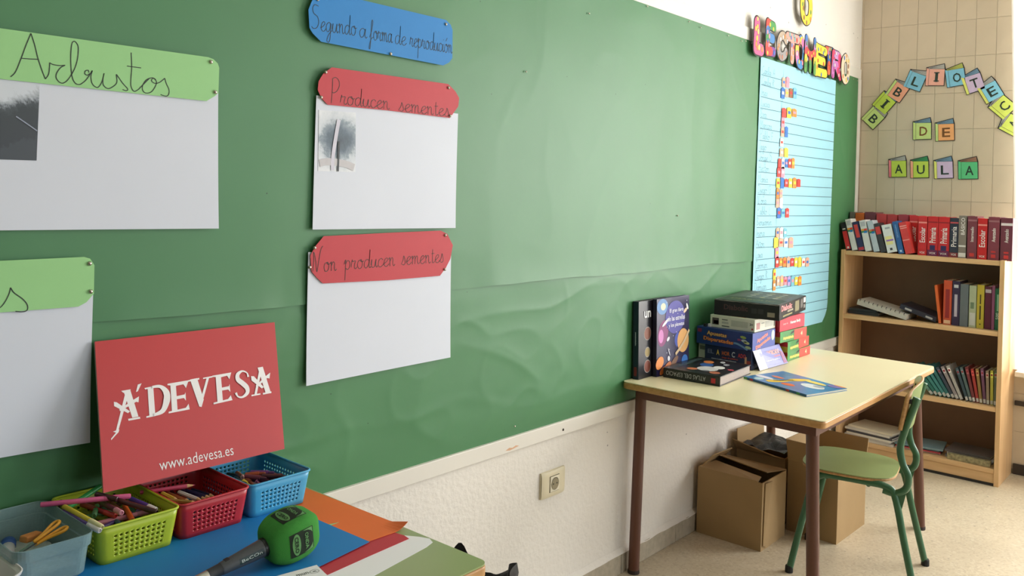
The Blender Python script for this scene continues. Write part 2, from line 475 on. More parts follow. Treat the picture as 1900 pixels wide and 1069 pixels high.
def creases(x, z, up):
    d = 0.0020*nz(x, z*.35, 1.7, 2) + 0.0010*nz(x*1.8, z, 3.1, 7)
    # long vertical pulls in the brighter half of the paper
    amp = max(0.0, min(1.0, (x-1.9)/.6)) * max(0.0, min(1.0, (4.2-x)/.5))
    d += amp*0.0022*nz(x, z*.22, 6.5, 11)
    d += .0011*(nz(x, z*.30, 3.4, 21)**2)*4*max(0.0, min(1.0, (x-1.5)/.5))
    d += .0007*nz(x, z*2.2, 4.5, 5)*(1 if not up else .4)
    k = .25 + .75*max(0.0, min(1.0, (x-1.6)/.6))
    if up: d += .0016*k*(1-abs(nz(x*1.0, z*.45, 2.3, 31)))**9 + .0009*k*(1-abs(nz(x, z*.8, 4.1, 43)))**8
    else: d += .0022*(1-abs(nz(x*.7, z*1.5, 2.6, 51)))**9 + .0014*(1-abs(nz(x*1.2, z*1.1, 4.7, 63)))**8
    return d
def upper(u, v):
    x = BX0 + (BX1-.045-BX0)*u; z = ZSEAM + (ZT0+.0-ZSEAM)*v + (.006*nz(x, 0, 2.0, 4) + .003*nz(x, 0, 7.0, 9))*(1-v)**20
    e = (1-v)**22
    lift = e*(0.0062 + .0060*max(0, nz(x, 0, 2.6, 15)) + .0060*max(0, nz(x, 0, 8.0, 25)))
    edge = min(1, (1-v)*12, (1-u)*60)
    def ss(a, b, t): t = max(0, min(1, (t-a)/(b-a))); return t*t*(3-2*t)
    lift *= .25 + .75*(ss(.74, .84, x)*(1-ss(1.12, 1.22, x)) + ss(1.84, 1.98, x)*(1-ss(3.64, 3.76, x)))
    return bloc(x, YP - creases(x, z, True)*edge - lift - .001, z)
def lower(u, v):
    x = BX0 + (BX1-.045-BX0)*u; z = ZB1 + (ZSEAM+.03-ZB1)*v
    edge = min(1, v*6, (1-v)*8, (1-u)*60)
    diag = .0012*math.exp(-((z-(.72+.06*math.sin(x*1.3)+.05*nz(x, 0, 3, 1)))/.016)**2)*(.4+abs(nz(x, 0, 2, 71)))
    return bloc(x, YP - (creases(x, z, False) + diag)*edge + .001, z)
put('upper_paper', MB().grid(upper, 640, 110), m_green, board, smooth=True)
put('lower_paper', MB().grid(lower, 640, 80), m_green, board, smooth=True)

m_sheet = mat('white_card', (214, 220, 232), 0.6, var=0.012, scale=6)
m_ltgreen = mat('light_green_card', (152, 208, 140), 0.6, var=0.02)
m_bluec = mat('blue_card', (16, 126, 198), 0.6, var=0.02)
m_redc = mat('red_card', (190, 52, 62), 0.6, var=0.02)
m_ink = mat('black_marker_ink', (34, 46, 40), 0.6, var=0.1)
NB = Vector((0, -1, 0))                        # out of the board, into the room
YS, YL = -0.0160, -0.0195                      # planes of the sheets and of the title strips
def wall_sheet(name, c4, y, m, label, cat, group=None, curl=(0, 0, 0, 0)):
    tl, tr, br, bl_ = [W(px, py, y) for px, py in c4]
    def fn(u, v):
        p = (tl*(1-u)+tr*u)*(1-v) + (bl_*(1-u)+br*u)*v
        cu = curl[0]*(1-u)**3*v**3 + curl[1]*u**3*v**3 + curl[2]*v**4
        p = p + NB*(cu + .0006*nz(p.x, p.z, 5, 3))
        return p
    o = centred(name, MB().grid(fn, 24, 18), m, solid=.0006)
    return tag(o, label, cat, group)
def strip(name, pts, y, m, label, cat, bulge=0.0):
    P = [W(px, py, y) for px, py in pts]
    mb = MB().slab(P, NB*.0007)
    return tag(centred(name, mb, m), label, cat)
def strokes(parent, paths, w, y, conv, m=None, name='handwriting', sub=6):
    """pen strokes traced as pixel paths on the plane y"""
    mb = MB()
    for p in paths:
        pts = [W(*conv(*q), y) for q in p]
        ribbon(mb, spline(pts, sub), w, NB)
    me = mb.mesh(name, recalc=False); me.transform(Matrix.Translation(-parent.location))
    return put(name, me, m or m_ink, parent)

# ---- a running school hand: glyphs as pen paths, x-height = 1
LET = {
'a': (1.05, [[(.8,.8),(.5,1),(.15,.75),(.08,.3),(.3,0),(.6,.2),(.8,.85),(.82,.95),(.78,.3),(.9,0),(1.1,.15)]]),
'b': (.95, [[(0,.2),(.3,1),(.45,1.9),(.3,2.2),(.15,1.9),(.12,.5),(.3,0),(.65,.1),(.75,.6),(.6,.9),(.75,.8),(1,.85)]]),
'c': (.85, [[(.75,.8),(.5,1),(.15,.75),(.1,.25),(.35,0),(.65,.1),(.9,.3)]]),
'd': (1.05, [[(.8,.8),(.5,1),(.15,.75),(.08,.3),(.3,0),(.6,.2),(.8,.8),(.86,2.1),(.8,.4),(.9,0),(1.1,.15)]]),
'e': (.85, [[(0,.3),(.4,.5),(.7,.8),(.5,1),(.2,.75),(.12,.3),(.35,0),(.65,.05),(.9,.3)]]),
'f': (.8, [[(0,.2),(.4,1),(.6,1.9),(.45,2.15),(.3,1.7),(.28,0),(.2,-.9),(.05,-1.05),(-.02,-.8),(.3,0),(.8,.3)]]),
'g': (1.0, [[(.8,.8),(.5,1),(.15,.75),(.08,.3),(.3,0),(.6,.2),(.8,.9),(.78,0),(.7,-.8),(.45,-1.1),(.25,-.85),(.5,-.3),(1,.2)]]),
'h': (1.0, [[(0,.2),(.35,1.2),(.4,2.0),(.27,2.2),(.15,1.8),(.17,0)],[(.17,.6),(.45,1),(.65,.8),(.65,.3),(.8,0),(1,.2)]]),
'i': (.5, [[(0,.3),(.2,.95),(.18,.3),(.3,0),(.5,.2)],[(.2,1.4),(.26,1.5)]]),
'j': (.5, [[(0,.3),(.3,.95),(.28,0),(.2,-.8),(0,-1.1),(-.1,-.8),(.2,-.3),(.5,.2)]]),
'l': (.6, [[(0,.2),(.35,1.2),(.4,2.0),(.27,2.2),(.15,1.8),(.17,.4),(.35,0),(.6,.2)]]),
'm': (1.4, [[(0,.8),(.15,1),(.2,0)],[(.2,.6),(.45,1),(.6,.8),(.6,0)],[(.6,.6),(.85,1),(1.02,.8),(1.02,.3),(1.15,0),(1.4,.2)]]),
'n': (1.0, [[(0,.8),(.15,1),(.2,0)],[(.2,.6),(.45,1),(.65,.8),(.65,.3),(.8,0),(1,.2)]]),
'o': (1.0, [[(.55,1),(.2,.85),(.08,.4),(.3,0),(.65,.1),(.8,.55),(.6,1),(.5,.85),(.75,.75),(1,.85)]]),
'p': (1.0, [[(0,.6),(.2,1.1),(.2,0),(.18,-1.2)],[(.2,.6),(.45,1),(.8,.8),(.8,.3),(.5,0),(.2,.2)]]),
'r': (.85, [[(0,.2),(.15,1.05),(.2,.85),(.6,.9),(.5,.5),(.5,.15),(.65,0),(.85,.2)]]),
's': (.8, [[(0,.1),(.3,.6),(.4,1.1),(.6,.6),(.65,.2),(.4,0),(.15,.1)]]),
't': (.7, [[(.3,1.7),(.3,.4),(.4,0),(.7,.2)],[(.05,1.15),(.6,1.2)]]),
'u': (1.05, [[(0,.3),(.15,.95),(.12,.3),(.3,0),(.6,.2),(.78,.95),(.76,.3),(.9,0),(1.05,.2)]]),
'v': (.9, [[(0,.9),(.15,.95),(.35,0),(.7,.9),(.9,.8)]]),
'x': (.9, [[(.05,.95),(.75,0)],[(.75,.95),(.05,0),(.9,.2)]]),
'S': (1.3, [[(.9,2.5),(.3,2.6),(.0,2.2),(.2,1.7),(.8,1.4),(1.0,.8),(.7,.25),(.2,.15),(-.1,.35)]]),
'P': (1.35, [[(.3,2.7),(.28,1.4),(.2,0)],[(.2,2.7),(.6,3.0),(1.05,2.7),(1.15,2.1),(.9,1.5),(.5,1.2),(.28,1.25)]]),
'N': (1.6, [[(.0,.1),(.1,1.2),(.05,2.2),(.4,1.2),(.62,0),(.85,1.2),(1.1,2.4),(1.4,2.8)]]),
'C': (1.1, [[(1.0,1.8),(.6,2.1),(.1,1.4),(.1,.5),(.5,0),(1.1,.3)]]), 'L': (1.0, [[(.3,2.1),(.25,1),(.1,.1),(.9,.0)]]),
'I': (.5, [[(.25,2.1),(.2,0)]]), 'E': (1.0, [[(.9,1.9),(.4,2.1),(.2,1.6),(.55,1.15),(.15,.7),(.3,.05),(.9,.2)]]),
'M': (1.5, [[(0,0),(.2,2.1),(.65,.6),(1.1,2.1),(1.25,0)]]), 'J': (.8, [[(.1,2.1),(.7,2.1),(.6,.3),(.3,0),(0,.3)]]),
'H': (1.2, [[(.15,2.1),(.1,0)],[(.95,2.1),(.9,0)],[(.1,1.05),(.95,1.1)]]), 'D': (1.2, [[(.2,2.1),(.15,0)],[(.0,2.1),(.8,1.9),(1.05,1.0),(.7,.1),(.0,0)]]),
'B': (1.1, [[(.2,2.1),(.15,0)],[(.1,2.1),(.8,1.8),(.3,1.15),(.9,.6),(.1,0)]]), 'A': (1.2, [[(0,0),(.55,2.1),(1.0,0)],[(.25,.8),(.8,.85)]]),
'R': (1.1, [[(.2,2.1),(.15,0)],[(.1,2.1),(.85,1.7),(.2,1.1),(.9,0)]]), 'F': (1.0, [[(.2,2.1),(.15,0)],[(.1,2.1),(.9,2.0)],[(.2,1.1),(.7,1.1)]]),
'G': (1.1, [[(1.0,1.8),(.5,2.1),(.1,1.2),(.4,0),(.95,.3),(1.0,1.0),(.6,1.0)]]), ' ': (.9, []),
}
ACC = {'á': 'a', 'é': 'e', 'í': 'i', 'ó': 'o', 'ú': 'u'}
def hand(parent, words, xh, w, y, m=None):
    """words: list of (text, start pixel, end pixel) baselines on the plane y; x-height xh in metres"""
    for txt, p0, p1 in words:
        mb = MB()
        a = W(*p0, y); b = W(*p1, y); total = sum(LET[ACC.get(c, c)][0] for c in txt)
        ex = (b-a)/total; ez = Vector((0, 0, xh)); x = 0.0
        for c in txt:
            adv, paths = LET[ACC.get(c, c)]
            ps = list(paths)
            if c in ACC: ps = [paths[0]] + [[(.35, 1.35), (.65, 1.75)]]
            for p in ps:
                ribbon(mb, spline([a + ex*(x+q[0]) + ez*q[1] for q in p], 5), w, NB)
            x += adv
        me = mb.mesh('handwriting', recalc=False); me.transform(Matrix.Translation(-parent.location))
        put('handwriting', me, m or m_ink, parent)

# ---- "Arbustos" sheet
wall_sheet('paper_sheet', [(-60, 118), (405, 150), (404, 424), (-60, 428)], YS, m_sheet, 'white sheet under the green title strip reading Arbustos', 'paper', 'white sheets on the board', (0, .004, .001))
c1 = lambda x, y: (x/3.819, 30+y/3.819)
ar = strip('title_strip', [(-60, 44), (386, 106), (396, 110), (404, 118), (406.5, 126), (405, 172), (399, 178), (383, 187.5), (-60, 140)], YL, m_ltgreen, 'light green paper strip handwritten Arbustos above the upper left sheet', 'paper strip')
strokes(ar, [
 [(75,430),(110,395),(150,300),(185,205),(220,122)],[(220,122),(245,200),(270,300),(300,390),(322,445)],[(150,298),(210,303),(270,306)],
 [(322,445),(345,410),(352,350),(352,330)],[(352,330),(375,342),(420,350),(462,348)],[(462,348),(430,365),(402,405),(400,440),(425,470),(455,472),(490,440),(530,370),(550,300),(555,220),(535,182),(515,185),(505,230),(502,320),(510,420),(530,470),(560,485),(590,470),(620,440),(655,385)],
 [(640,405),(620,418),(602,408),(606,388),(626,384),(630,400)],
 [(655,385),(645,430),(655,480),(685,505),(705,495),(725,460),(738,405)],[(738,405),(730,450),(735,490),(765,513),(800,500),(828,470),(825,412)],
 [(825,412),(835,425),(870,475),(905,515),(895,528),(868,520)],[(930,258),(934,360),(928,450),(930,500),(950,532),(980,520),(1010,490),(1060,440)],[(900,353),(950,360),(1000,367)],
 [(1105,450),(1080,437),(1040,450),(1012,490),(1012,525),(1035,545),(1075,535),(1105,490),(1108,460),(1085,440),(1075,458),(1095,475),(1130,470),(1168,440)],
 [(1168,440),(1180,480),(1198,520),(1195,555),(1175,567),(1138,555)]], .0017, YL-.0012, c1)
# ---- lower left sheet
wall_sheet('paper_sheet', [(-60, 520), (174, 510), (164, 820), (-60, 860)], YS, m_sheet, 'white sheet at lower left behind the leaning red sign', 'paper', 'white sheets on the board', (0, .006, .002))
c4 = lambda x, y: (x/2.2745, 460+y/2.2745)
s2 = strip('title_strip', [(-60, 487), (0, 484), (156, 476.7), (167, 480), (175, 492), (174, 545), (160, 561), (145, 569), (0, 580), (-60, 584)], YL, m_ltgreen, 'light green paper strip ending in a handwritten s, lower left sheet', 'paper strip')
strokes(s2, [[(-30,262),(0,252),(20,230),(38,195),(45,168)],[(45,168),(60,190),(95,215),(115,240),(115,262),(95,270),(65,268)]], .0018, YL-.0012, c4)
# ---- blue title
c2 = lambda x, y: (560+x/3.2406, y/3.2406)
bt = strip('title_strip', [(586, -14), (578, 3), (572, 18), (574, 52), (580, 62), (595.5, 77.5), (822, 121.5), (833, 116), (839, 108), (839.5, 56), (836, 46), (827, 37), (671, 0)], YL, m_bluec, 'blue paper strip handwritten Segundo a forma de reprodución', 'paper strip')
hand(bt, [('Segundo', c2(62, 178), c2(330, 215)), ('a', c2(345, 222), c2(392, 230)), ('forma', c2(408, 236), c2(545, 258)), ('de', c2(560, 262), c2(628, 275)), ('reprodución', c2(650, 278), c2(905, 322))], .0235, .0015, YL-.0012)
# ---- red titles with sheets
wall_sheet('paper_sheet', [(587, 177), (850, 211), (843.5, 423), (579, 426)], YS, m_sheet, 'white sheet with a small tree photo under Producen sementes', 'paper', 'white sheets on the board', (.002, .004, 0))
r1 = strip('title_strip', [(615.6,125),(831.6,156),(845,170),(851.7,182),(850,197.5),(834.7,219),(720,205),(607.8,194.4),(596,182),(589.3,166.7),(590.9,151),(600,136)], YL, m_redc, 'red paper strip handwritten Producen sementes, no Non before it', 'paper strip')
hand(r1, [('Producen', c2(168, 618), c2(528, 660)), ('sementes', c2(582, 668), c2(888, 702))], .0215, .0015, YL-.0012)
c3 = lambda x, y: (560+x/3.3406, 410+y/3.3406)
wall_sheet('paper_sheet', [(572, 468), (837, 470), (834.5, 663), (566.6, 716)], YS, m_sheet, 'blank white sheet under the red Non producen sementes strip', 'paper', 'white sheets on the board', (.003, .002, .001))
r2 = strip('title_strip', [(600.4,438.4),(720,432),(817.5,428),(829.5,434),(840,455),(835.4,480.4),(827,497),(816,511.8),(720,520),(599,526),(588,516),(578,504),(575.6,474.4),(584,458)], YL, m_redc, 'red paper strip handwritten Non producen sementes', 'paper strip')
hand(r2, [('Non', c3(68, 318), c3(216, 308)), ('producen', c3(262, 303), c3(578, 278)), ('sementes', c3(616, 274), c3(882, 256))], .0225, .0015, YL-.0012)

# ---- two small photographs pinned on the sheets
def print_mat(name, kind):
    m = bpy.data.materials.new(name); m.use_nodes = True; nt = m.node_tree; p = nt.nodes['Principled BSDF']
    p.inputs['Roughness'].default_value = 0.3
    tc = nt.nodes.new('ShaderNodeTexCoord'); sp = nt.nodes.new('ShaderNodeSeparateXYZ')
    nt.links.new(tc.outputs['Generated'], sp.inputs[0])
    n1 = nt.nodes.new('ShaderNodeTexNoise'); n1.inputs['Scale'].default_value = 5.5; n1.inputs['Detail'].default_value = 9; n1.inputs['Roughness'].default_value = .7
    nt.links.new(tc.outputs['Generated'], n1.inputs['Vector'])
    def mth(op, a, b):
        q = nt.nodes.new('ShaderNodeMath'); q.operation = op
        for i, s_ in enumerate((a, b)):
            if isinstance(s_, (int, float)): q.inputs[i].default_value = s_
            else: nt.links.new(s_, q.inputs[i])
        return q.outputs[0]
    nzv = mth('MULTIPLY', mth('SUBTRACT', n1.outputs['Fac'], .5), .55)
    if kind == 'bushes':
        h = mth('ADD', mth('SUBTRACT', sp.outputs[2], mth('MULTIPLY', sp.outputs[0], .30)), mth('MULTIPLY', nzv, .8))
        r = ramp_nodes(nt, [(0.0, (44, 50, 54)), (.06, (26, 32, 34)), (.38, (30, 38, 36)), (.46, (58, 64, 66)), (.52, (150, 158, 166)), (.62, (205, 212, 220))])
    else:
        dx = mth('MULTIPLY', mth('SUBTRACT', sp.outputs[0], .56), .85); dz = mth('SUBTRACT', sp.outputs[2], .52)
        d = mth('SQRT', mth('ADD', mth('MULTIPLY', dx, dx), mth('MULTIPLY', mth('MULTIPLY', dz, dz), 1.6)), 0)
        h = mth('ADD', d, nzv)
        r = ramp_nodes(nt, [(0.0, (70, 84, 96)), (.24, (96, 112, 126)), (.38, (140, 154, 166)), (.46, (200, 208, 216)), (.7, (226, 230, 236))])
    nt.links.new(h, r.inputs['Fac']); nt.links.new(r.outputs['Color'], p.inputs['Base Color'])
    return m
wall_sheet('photo_print', [(-60, 145), (74, 150), (68, 298), (-60, 294)], YS-.0010, print_mat('print_bushes', 'bushes'), 'dark photo of bushes stuck under the Arbustos strip', 'photograph')
wall_sheet('photo_print', [(591.8, 204), (660.3, 209), (659.4, 319.4), (590, 317.5)], YS-.0010, print_mat('print_tree', 'tree'), 'small pale photo of a round tree on the Producen sementes sheet', 'photograph')

tp = [o for o in COL.objects if o.get('label', '').startswith('small pale photo')][0]
strokes(tp, [[(627,318),(628,290),(629,262)]], .006, YS-.0024, lambda x, y: (x, y), flat((54,60,66)), 'printed_trunk')
strokes(tp, [[(617,316),(618,290),(624,250),(629,222)]], .011, YS-.0023, lambda x, y: (x, y), flat((206,204,218)), 'printed_spray')  # pale spray printed in the tree picture
strokes(tp, [[(593,303),(610,300),(640,304),(657,311)]], .018, YS-.0022, lambda x, y: (x, y), flat((196,194,198)), 'printed_path')
bp0 = [o for o in COL.objects if o.get('label', '').startswith('dark photo of bushes')][0]
strokes(bp0, [[(30,216),(52,231),(69,243)]], .0022, YS-.0024, lambda x, y: (x, y), flat((150,158,176)), 'printed_path')
# ---- push pins
m_pin = mat('nickel_pin', (196, 190, 178), 0.22, metal=1.0, var=0.03)
pin_me = MB().lathe([(0, .0046), (.0022, .0042), (.0040, .0028), (.0046, .0008), (.0046, 0)], 12).mesh('push_pin')
pin_me.transform(Matrix.Rotation(math.radians(90), 4, 'X')); pin_me.materials.append(m_pin)
pin_s = pin_me.copy(); pin_s.transform(Matrix.Scale(.72, 4))
for me_ in (pin_me, pin_s):
    for p_ in me_.polygons: p_.use_smooth = True
def pin(px, py, label, y=YL-.0007, small=False, group='nickel push pins'):
    o = bpy.data.objects.new('push_pin', pin_s if small else pin_me); COL.objects.link(o)
    o.location = W(px, py, y); tag(o, label, 'push pin', group)
pin(391, 115, 'upper nickel push pin at right end of Arbustos strip')
pin(399, 171, 'lower nickel push pin at right end of Arbustos strip')
pin(166, 489, 'upper nickel push pin on the lower left green strip')
pin(168, 541, 'lower nickel push pin on the lower left green strip')
pin(827, 45, 'nickel push pin at top right of the blue strip')
pin(724.5, 100, 'nickel push pin on lower edge of the blue strip')
pin(589, -1, 'nickel push pin at top left of the blue strip')
pin(604, 134, 'nickel push pin at top left of the Producen sementes strip')
pin(595.5, 180.5, 'nickel push pin at lower left of the Producen sementes strip')
pin(832, 163, 'nickel push pin at top right of the Producen sementes strip')
pin(835, 215, 'nickel push pin at lower right of the Producen sementes strip')
pin(583.5, 460, 'nickel push pin at upper left of the Non producen strip')
pin(574.5, 496, 'nickel push pin at lower left of the Non producen strip', YS-.0007)
pin(826, 436.5, 'nickel push pin at upper right of the Non producen strip')
pin(825, 500, 'nickel push pin at lower right of the Non producen strip')
YG = -.0115
for k_, (px, py) in enumerate(((1201,12),(1278,40),(1300,51),(1351,66),(1376,76),(1383.5,76.5),(1395,81),(1583,147),(1590.5,150))):
    pin(px, py, 'tiny pin along the green paper top edge, %s' % ['leftmost','second from left','third from left','fourth from left','left of pair','right of pair','against letter L','left one at corner','right one at corner'][k_], YG, True, 'pins along the top edge of the green paper')
for px, py, lab in ((976,133,'tiny pin alone high on the bare green paper'),(1257,400,'tiny pin alone mid height near the blue chart'),(955,791,'tiny pin just above the white bottom rail'),(1093,25,'tiny pin high on green paper left of the top edge pins')):
    pin(px, py, lab, YG, True)
chip = MB().slab([W(px, py, -.0151) - Vector((2.3, 0, ZB0)) for px, py in ((938,836.5),(945,831),(951,831),(957,826.5),(963,827),(952,833),(946,836))], NB*.0003)
put('paint_chip', chip, mat('bare_wood_chip', (214, 170, 136), .8), board)
scr = MB().lathe([(0,.002),(.0035,.0016),(.0045,0)], 12).mesh('screw'); scr.transform(Matrix.Rotation(math.radians(90), 4, 'X'))
so = put('rail_screw', scr, mat('dark_screw', (70, 62, 52), .4, .6), board); so.location = Vector(bloc(*W(1045, 797.5, -.0152)))

# ================================================================== LECTOMETRO chart
m_chart = mat('pale_blue_chart_paper', (160, 216, 232), 0.55, var=0.012)
YC = -0.0160
ctl, ctr, cbr, cbl = W(1412, 105, YC), W(1551, 150, YC), W(1534, 577, YC), W(1395.5, 545, YC)
cz0 = .745
def chart_pt(u, v): return (ctl*(1-u)+ctr*u)*(1-v) + (Vector((cbl.x, YC, cz0))*(1-u) + Vector((cbr.x, YC, cz0))*u)*v
mbc = MB()
def cf(u, v):
    p = chart_pt(u, v)
    if u > .93 and v > .93:                    # rounded lower right corner
        p.x -= .07*((v-.93)/.07)**2*((u-.93)/.07)
    return p + NB*(.0012*nz(p.x, p.z*.4, 4, 8) + .008*max(0, u-.9)*10*v*.2)
chart = tag(centred('reading_chart', mbc.grid(cf, 40, 40), m_chart, solid=.0005), 'tall pale blue ruled paper chart with pupil names and tiny book stickers', 'chart')
m_rule = mat('blue_grey_rule', (62, 84, 104), 0.7)
mbr = MB()
rows = []
for k in range(25):
    z = 1.985 - k*.0508
    if z < .78: break
    rows.append(z)
    a = Vector((ctl.x+.004, YC-.003, z+.004*math.sin(k*1.7))); b = Vector((ctr.x-.008-.0006*k, YC-.003, z+.003*math.cos(k*2.1)))
    ribbon(mbr, [a, b], .0022, NB)
ribbon(mbr, [Vector((ctl.x+.255, YC-.003, 2.04)), Vector((ctl.x+.21, YC-.003, .95))], .0016, NB)
me = mbr.mesh('ruled_lines', recalc=False); me.transform(Matrix.Translation(-chart.location)); put('ruled_lines', me, m_rule, chart)
names = ['Carla A','Carla R','Inés','Lucía','Eva','Marcos','Pablo F','Iago','Jorge S','Héctor','María','Diego G','Nora','Pablo L','Benxamín','Irena','Aitor','Laia','Carmen','Diego R','Damián','Alvaro']
for k, n_ in enumerate(names):
    if k >= len(rows): break
    mbn = MB()
    x = ctl.x + .012 - .0006*k; s_ = .0175
    for c in n_:
        adv, paths = LET[ACC.get(c, c)]
        for p in paths: ribbon(mbn, spline([Vector((x+q[0]*s_*1.25, YC-.003, rows[k]+.006+q[1]*s_)) for q in p], 3), .0013, NB)
        x += adv*s_*1.25
    me = mbn.mesh('handwriting', recalc=False); me.transform(Matrix.Translation(-chart.location)); put('handwriting', me, m_rule, chart)
# book stickers: (row pixel y, first pixel x, pixel step, colours)
PAL = dict(r=(222,62,56), o=(242,140,60), y=(246,208,70), b=(52,116,196), g=(70,150,90), p=(236,150,170), l=(186,160,214), w=(232,226,222), s=(244,176,150), k=(60,60,70), n=(150,100,70), c=(120,190,210))
def cc7(x, y): return (1360+x/3.342, y/3.342)
def cc5(x, y): return (1380+x/3.144, 280+y/3.144)
stk = [(cc7, 508, 305, 'sp', 24), (cc7, 575, 299, 'bsnc', 25), (cc7, 697, 303, 'ryo', 32), (cc7, 757, 300, 'p', 24), (cc7, 817, 298, 'sb', 23), (cc7, 882, 292, 'w', 24), (cc7, 945, 290, 'sy', 28), (cc7, 1012, 280, 'rwbro', 21),
       (cc5, 124, 195, 'rp', 23), (cc5, 187, 190, 'ybryor', 24), (cc5, 248, 190, 'os', 19), (cc5, 304, 188, 'sw', 21), (cc5, 362, 195, 'bcr', 24), (cc5, 478, 188, 'swc', 22), (cc5, 536, 176, 'ysws', 29), (cc5, 596, 183, 'p', 24),
       (cc5, 650, 185, 'roosryyws', 22), (cc5, 760, 192, 'ssplcyo', 21), (cc5, 722, 171, 'y', 18), (cc5, 785, 170, 'o', 18)]
for conv, yy, x0, cols, stp in stk:
    for i, c in enumerate(cols):
        a = W(*conv(x0+i*stp, yy), YC-.0035); b = W(*conv(x0+(i+.86)*stp, yy), YC-.0035)
        w_ = (b.x-a.x); hgt = .040 + .006*((i*7+yy) % 3)
        sb = MB().slab([(a.x, YC-.0035, a.z-hgt/2), (a.x+w_, YC-.0035, a.z-hgt/2), (a.x+w_, YC-.0035, a.z+hgt*.42), (a.x+w_*.5, YC-.0035, a.z+hgt*.55), (a.x, YC-.0035, a.z+hgt*.42)], NB*.0006)
        me = sb.mesh('book_sticker'); me.transform(Matrix.Translation(-chart.location))
        so = put('book_sticker', me, flat(PAL[c]), chart)
        c2n = 'wyrbp'[(i+int(yy)) % 5]
        mk = MB().box(a.x+w_*.2, a.x+w_*.8, YC-.0048, YC-.0042, a.z-hgt*.12, a.z+hgt*.16).mesh('sticker_print'); mk.transform(Matrix.Translation(-chart.location))
        put('sticker_print', mk, flat(PAL[c2n]), so)

# ================================================================== LETTER CUT-OUTS
GL = {
'L': [[(.25,.95),(.22,.15)],[(.22,.12),(.8,.12)]],
'E': [[(.25,.92),(.25,.08)],[(.25,.9),(.78,.86)],[(.25,.52),(.7,.5)],[(.25,.1),(.82,.12)]],
'C': [[(.85,.78),(.62,.93),(.35,.85),(.18,.55),(.25,.2),(.5,.07),(.8,.2),(.86,.32)]],
'T': [[(.12,.88),(.9,.9)],[(.5,.88),(.5,.08)]],
'O': [[(.5,.92),(.22,.78),(.14,.5),(.24,.2),(.5,.08),(.78,.2),(.86,.5),(.78,.78),(.5,.92)]],
'M': [[(.2,.06),(.22,.92)],[(.24,.6),(.5,.5),(.76,.6)],[(.78,.92),(.8,.06)],[(.5,.5),(.5,.08)]],
'R': [[(.22,.92),(.2,.08)],[(.22,.9),(.65,.88),(.8,.7),(.65,.52),(.25,.48)],[(.45,.48),(.82,.08)]],
}
m_black = mat('black_marker_outline', (38, 36, 38), 0.6)
def inpoly_strokes(paths, q, r):
    best = 9
    for p in paths:
        for a, b in zip(p[:-1], p[1:]):
            ab = (b[0]-a[0], b[1]-a[1]); t = max(0, min(1, ((q[0]-a[0])*ab[0]+(q[1]-a[1])*ab[1])/(ab[0]**2+ab[1]**2+1e-9)))
            best = min(best, math.hypot(q[0]-a[0]-ab[0]*t, q[1]-a[1]-ab[1]*t))
    return best
def capsule(mb, a, b, r, y, ox, oz, k=10):
    t = math.atan2(b[1]-a[1], b[0]-a[0])
    pts = []
    for i in range(k+1): an = t+math.pi/2+math.pi*i/k; pts.append((a[0]+r*math.cos(an), a[1]+r*math.sin(an)))
    for i in range(k+1): an = t-math.pi/2+math.pi*i/k; pts.append((b[0]+r*math.cos(an), b[1]+r*math.sin(an)))
    mb.lay = getattr(mb, 'lay', 0) + 1
    mb.slab([(ox+p[0], y-.000008*mb.lay, oz+p[1]) for p in pts], NB*.0010)
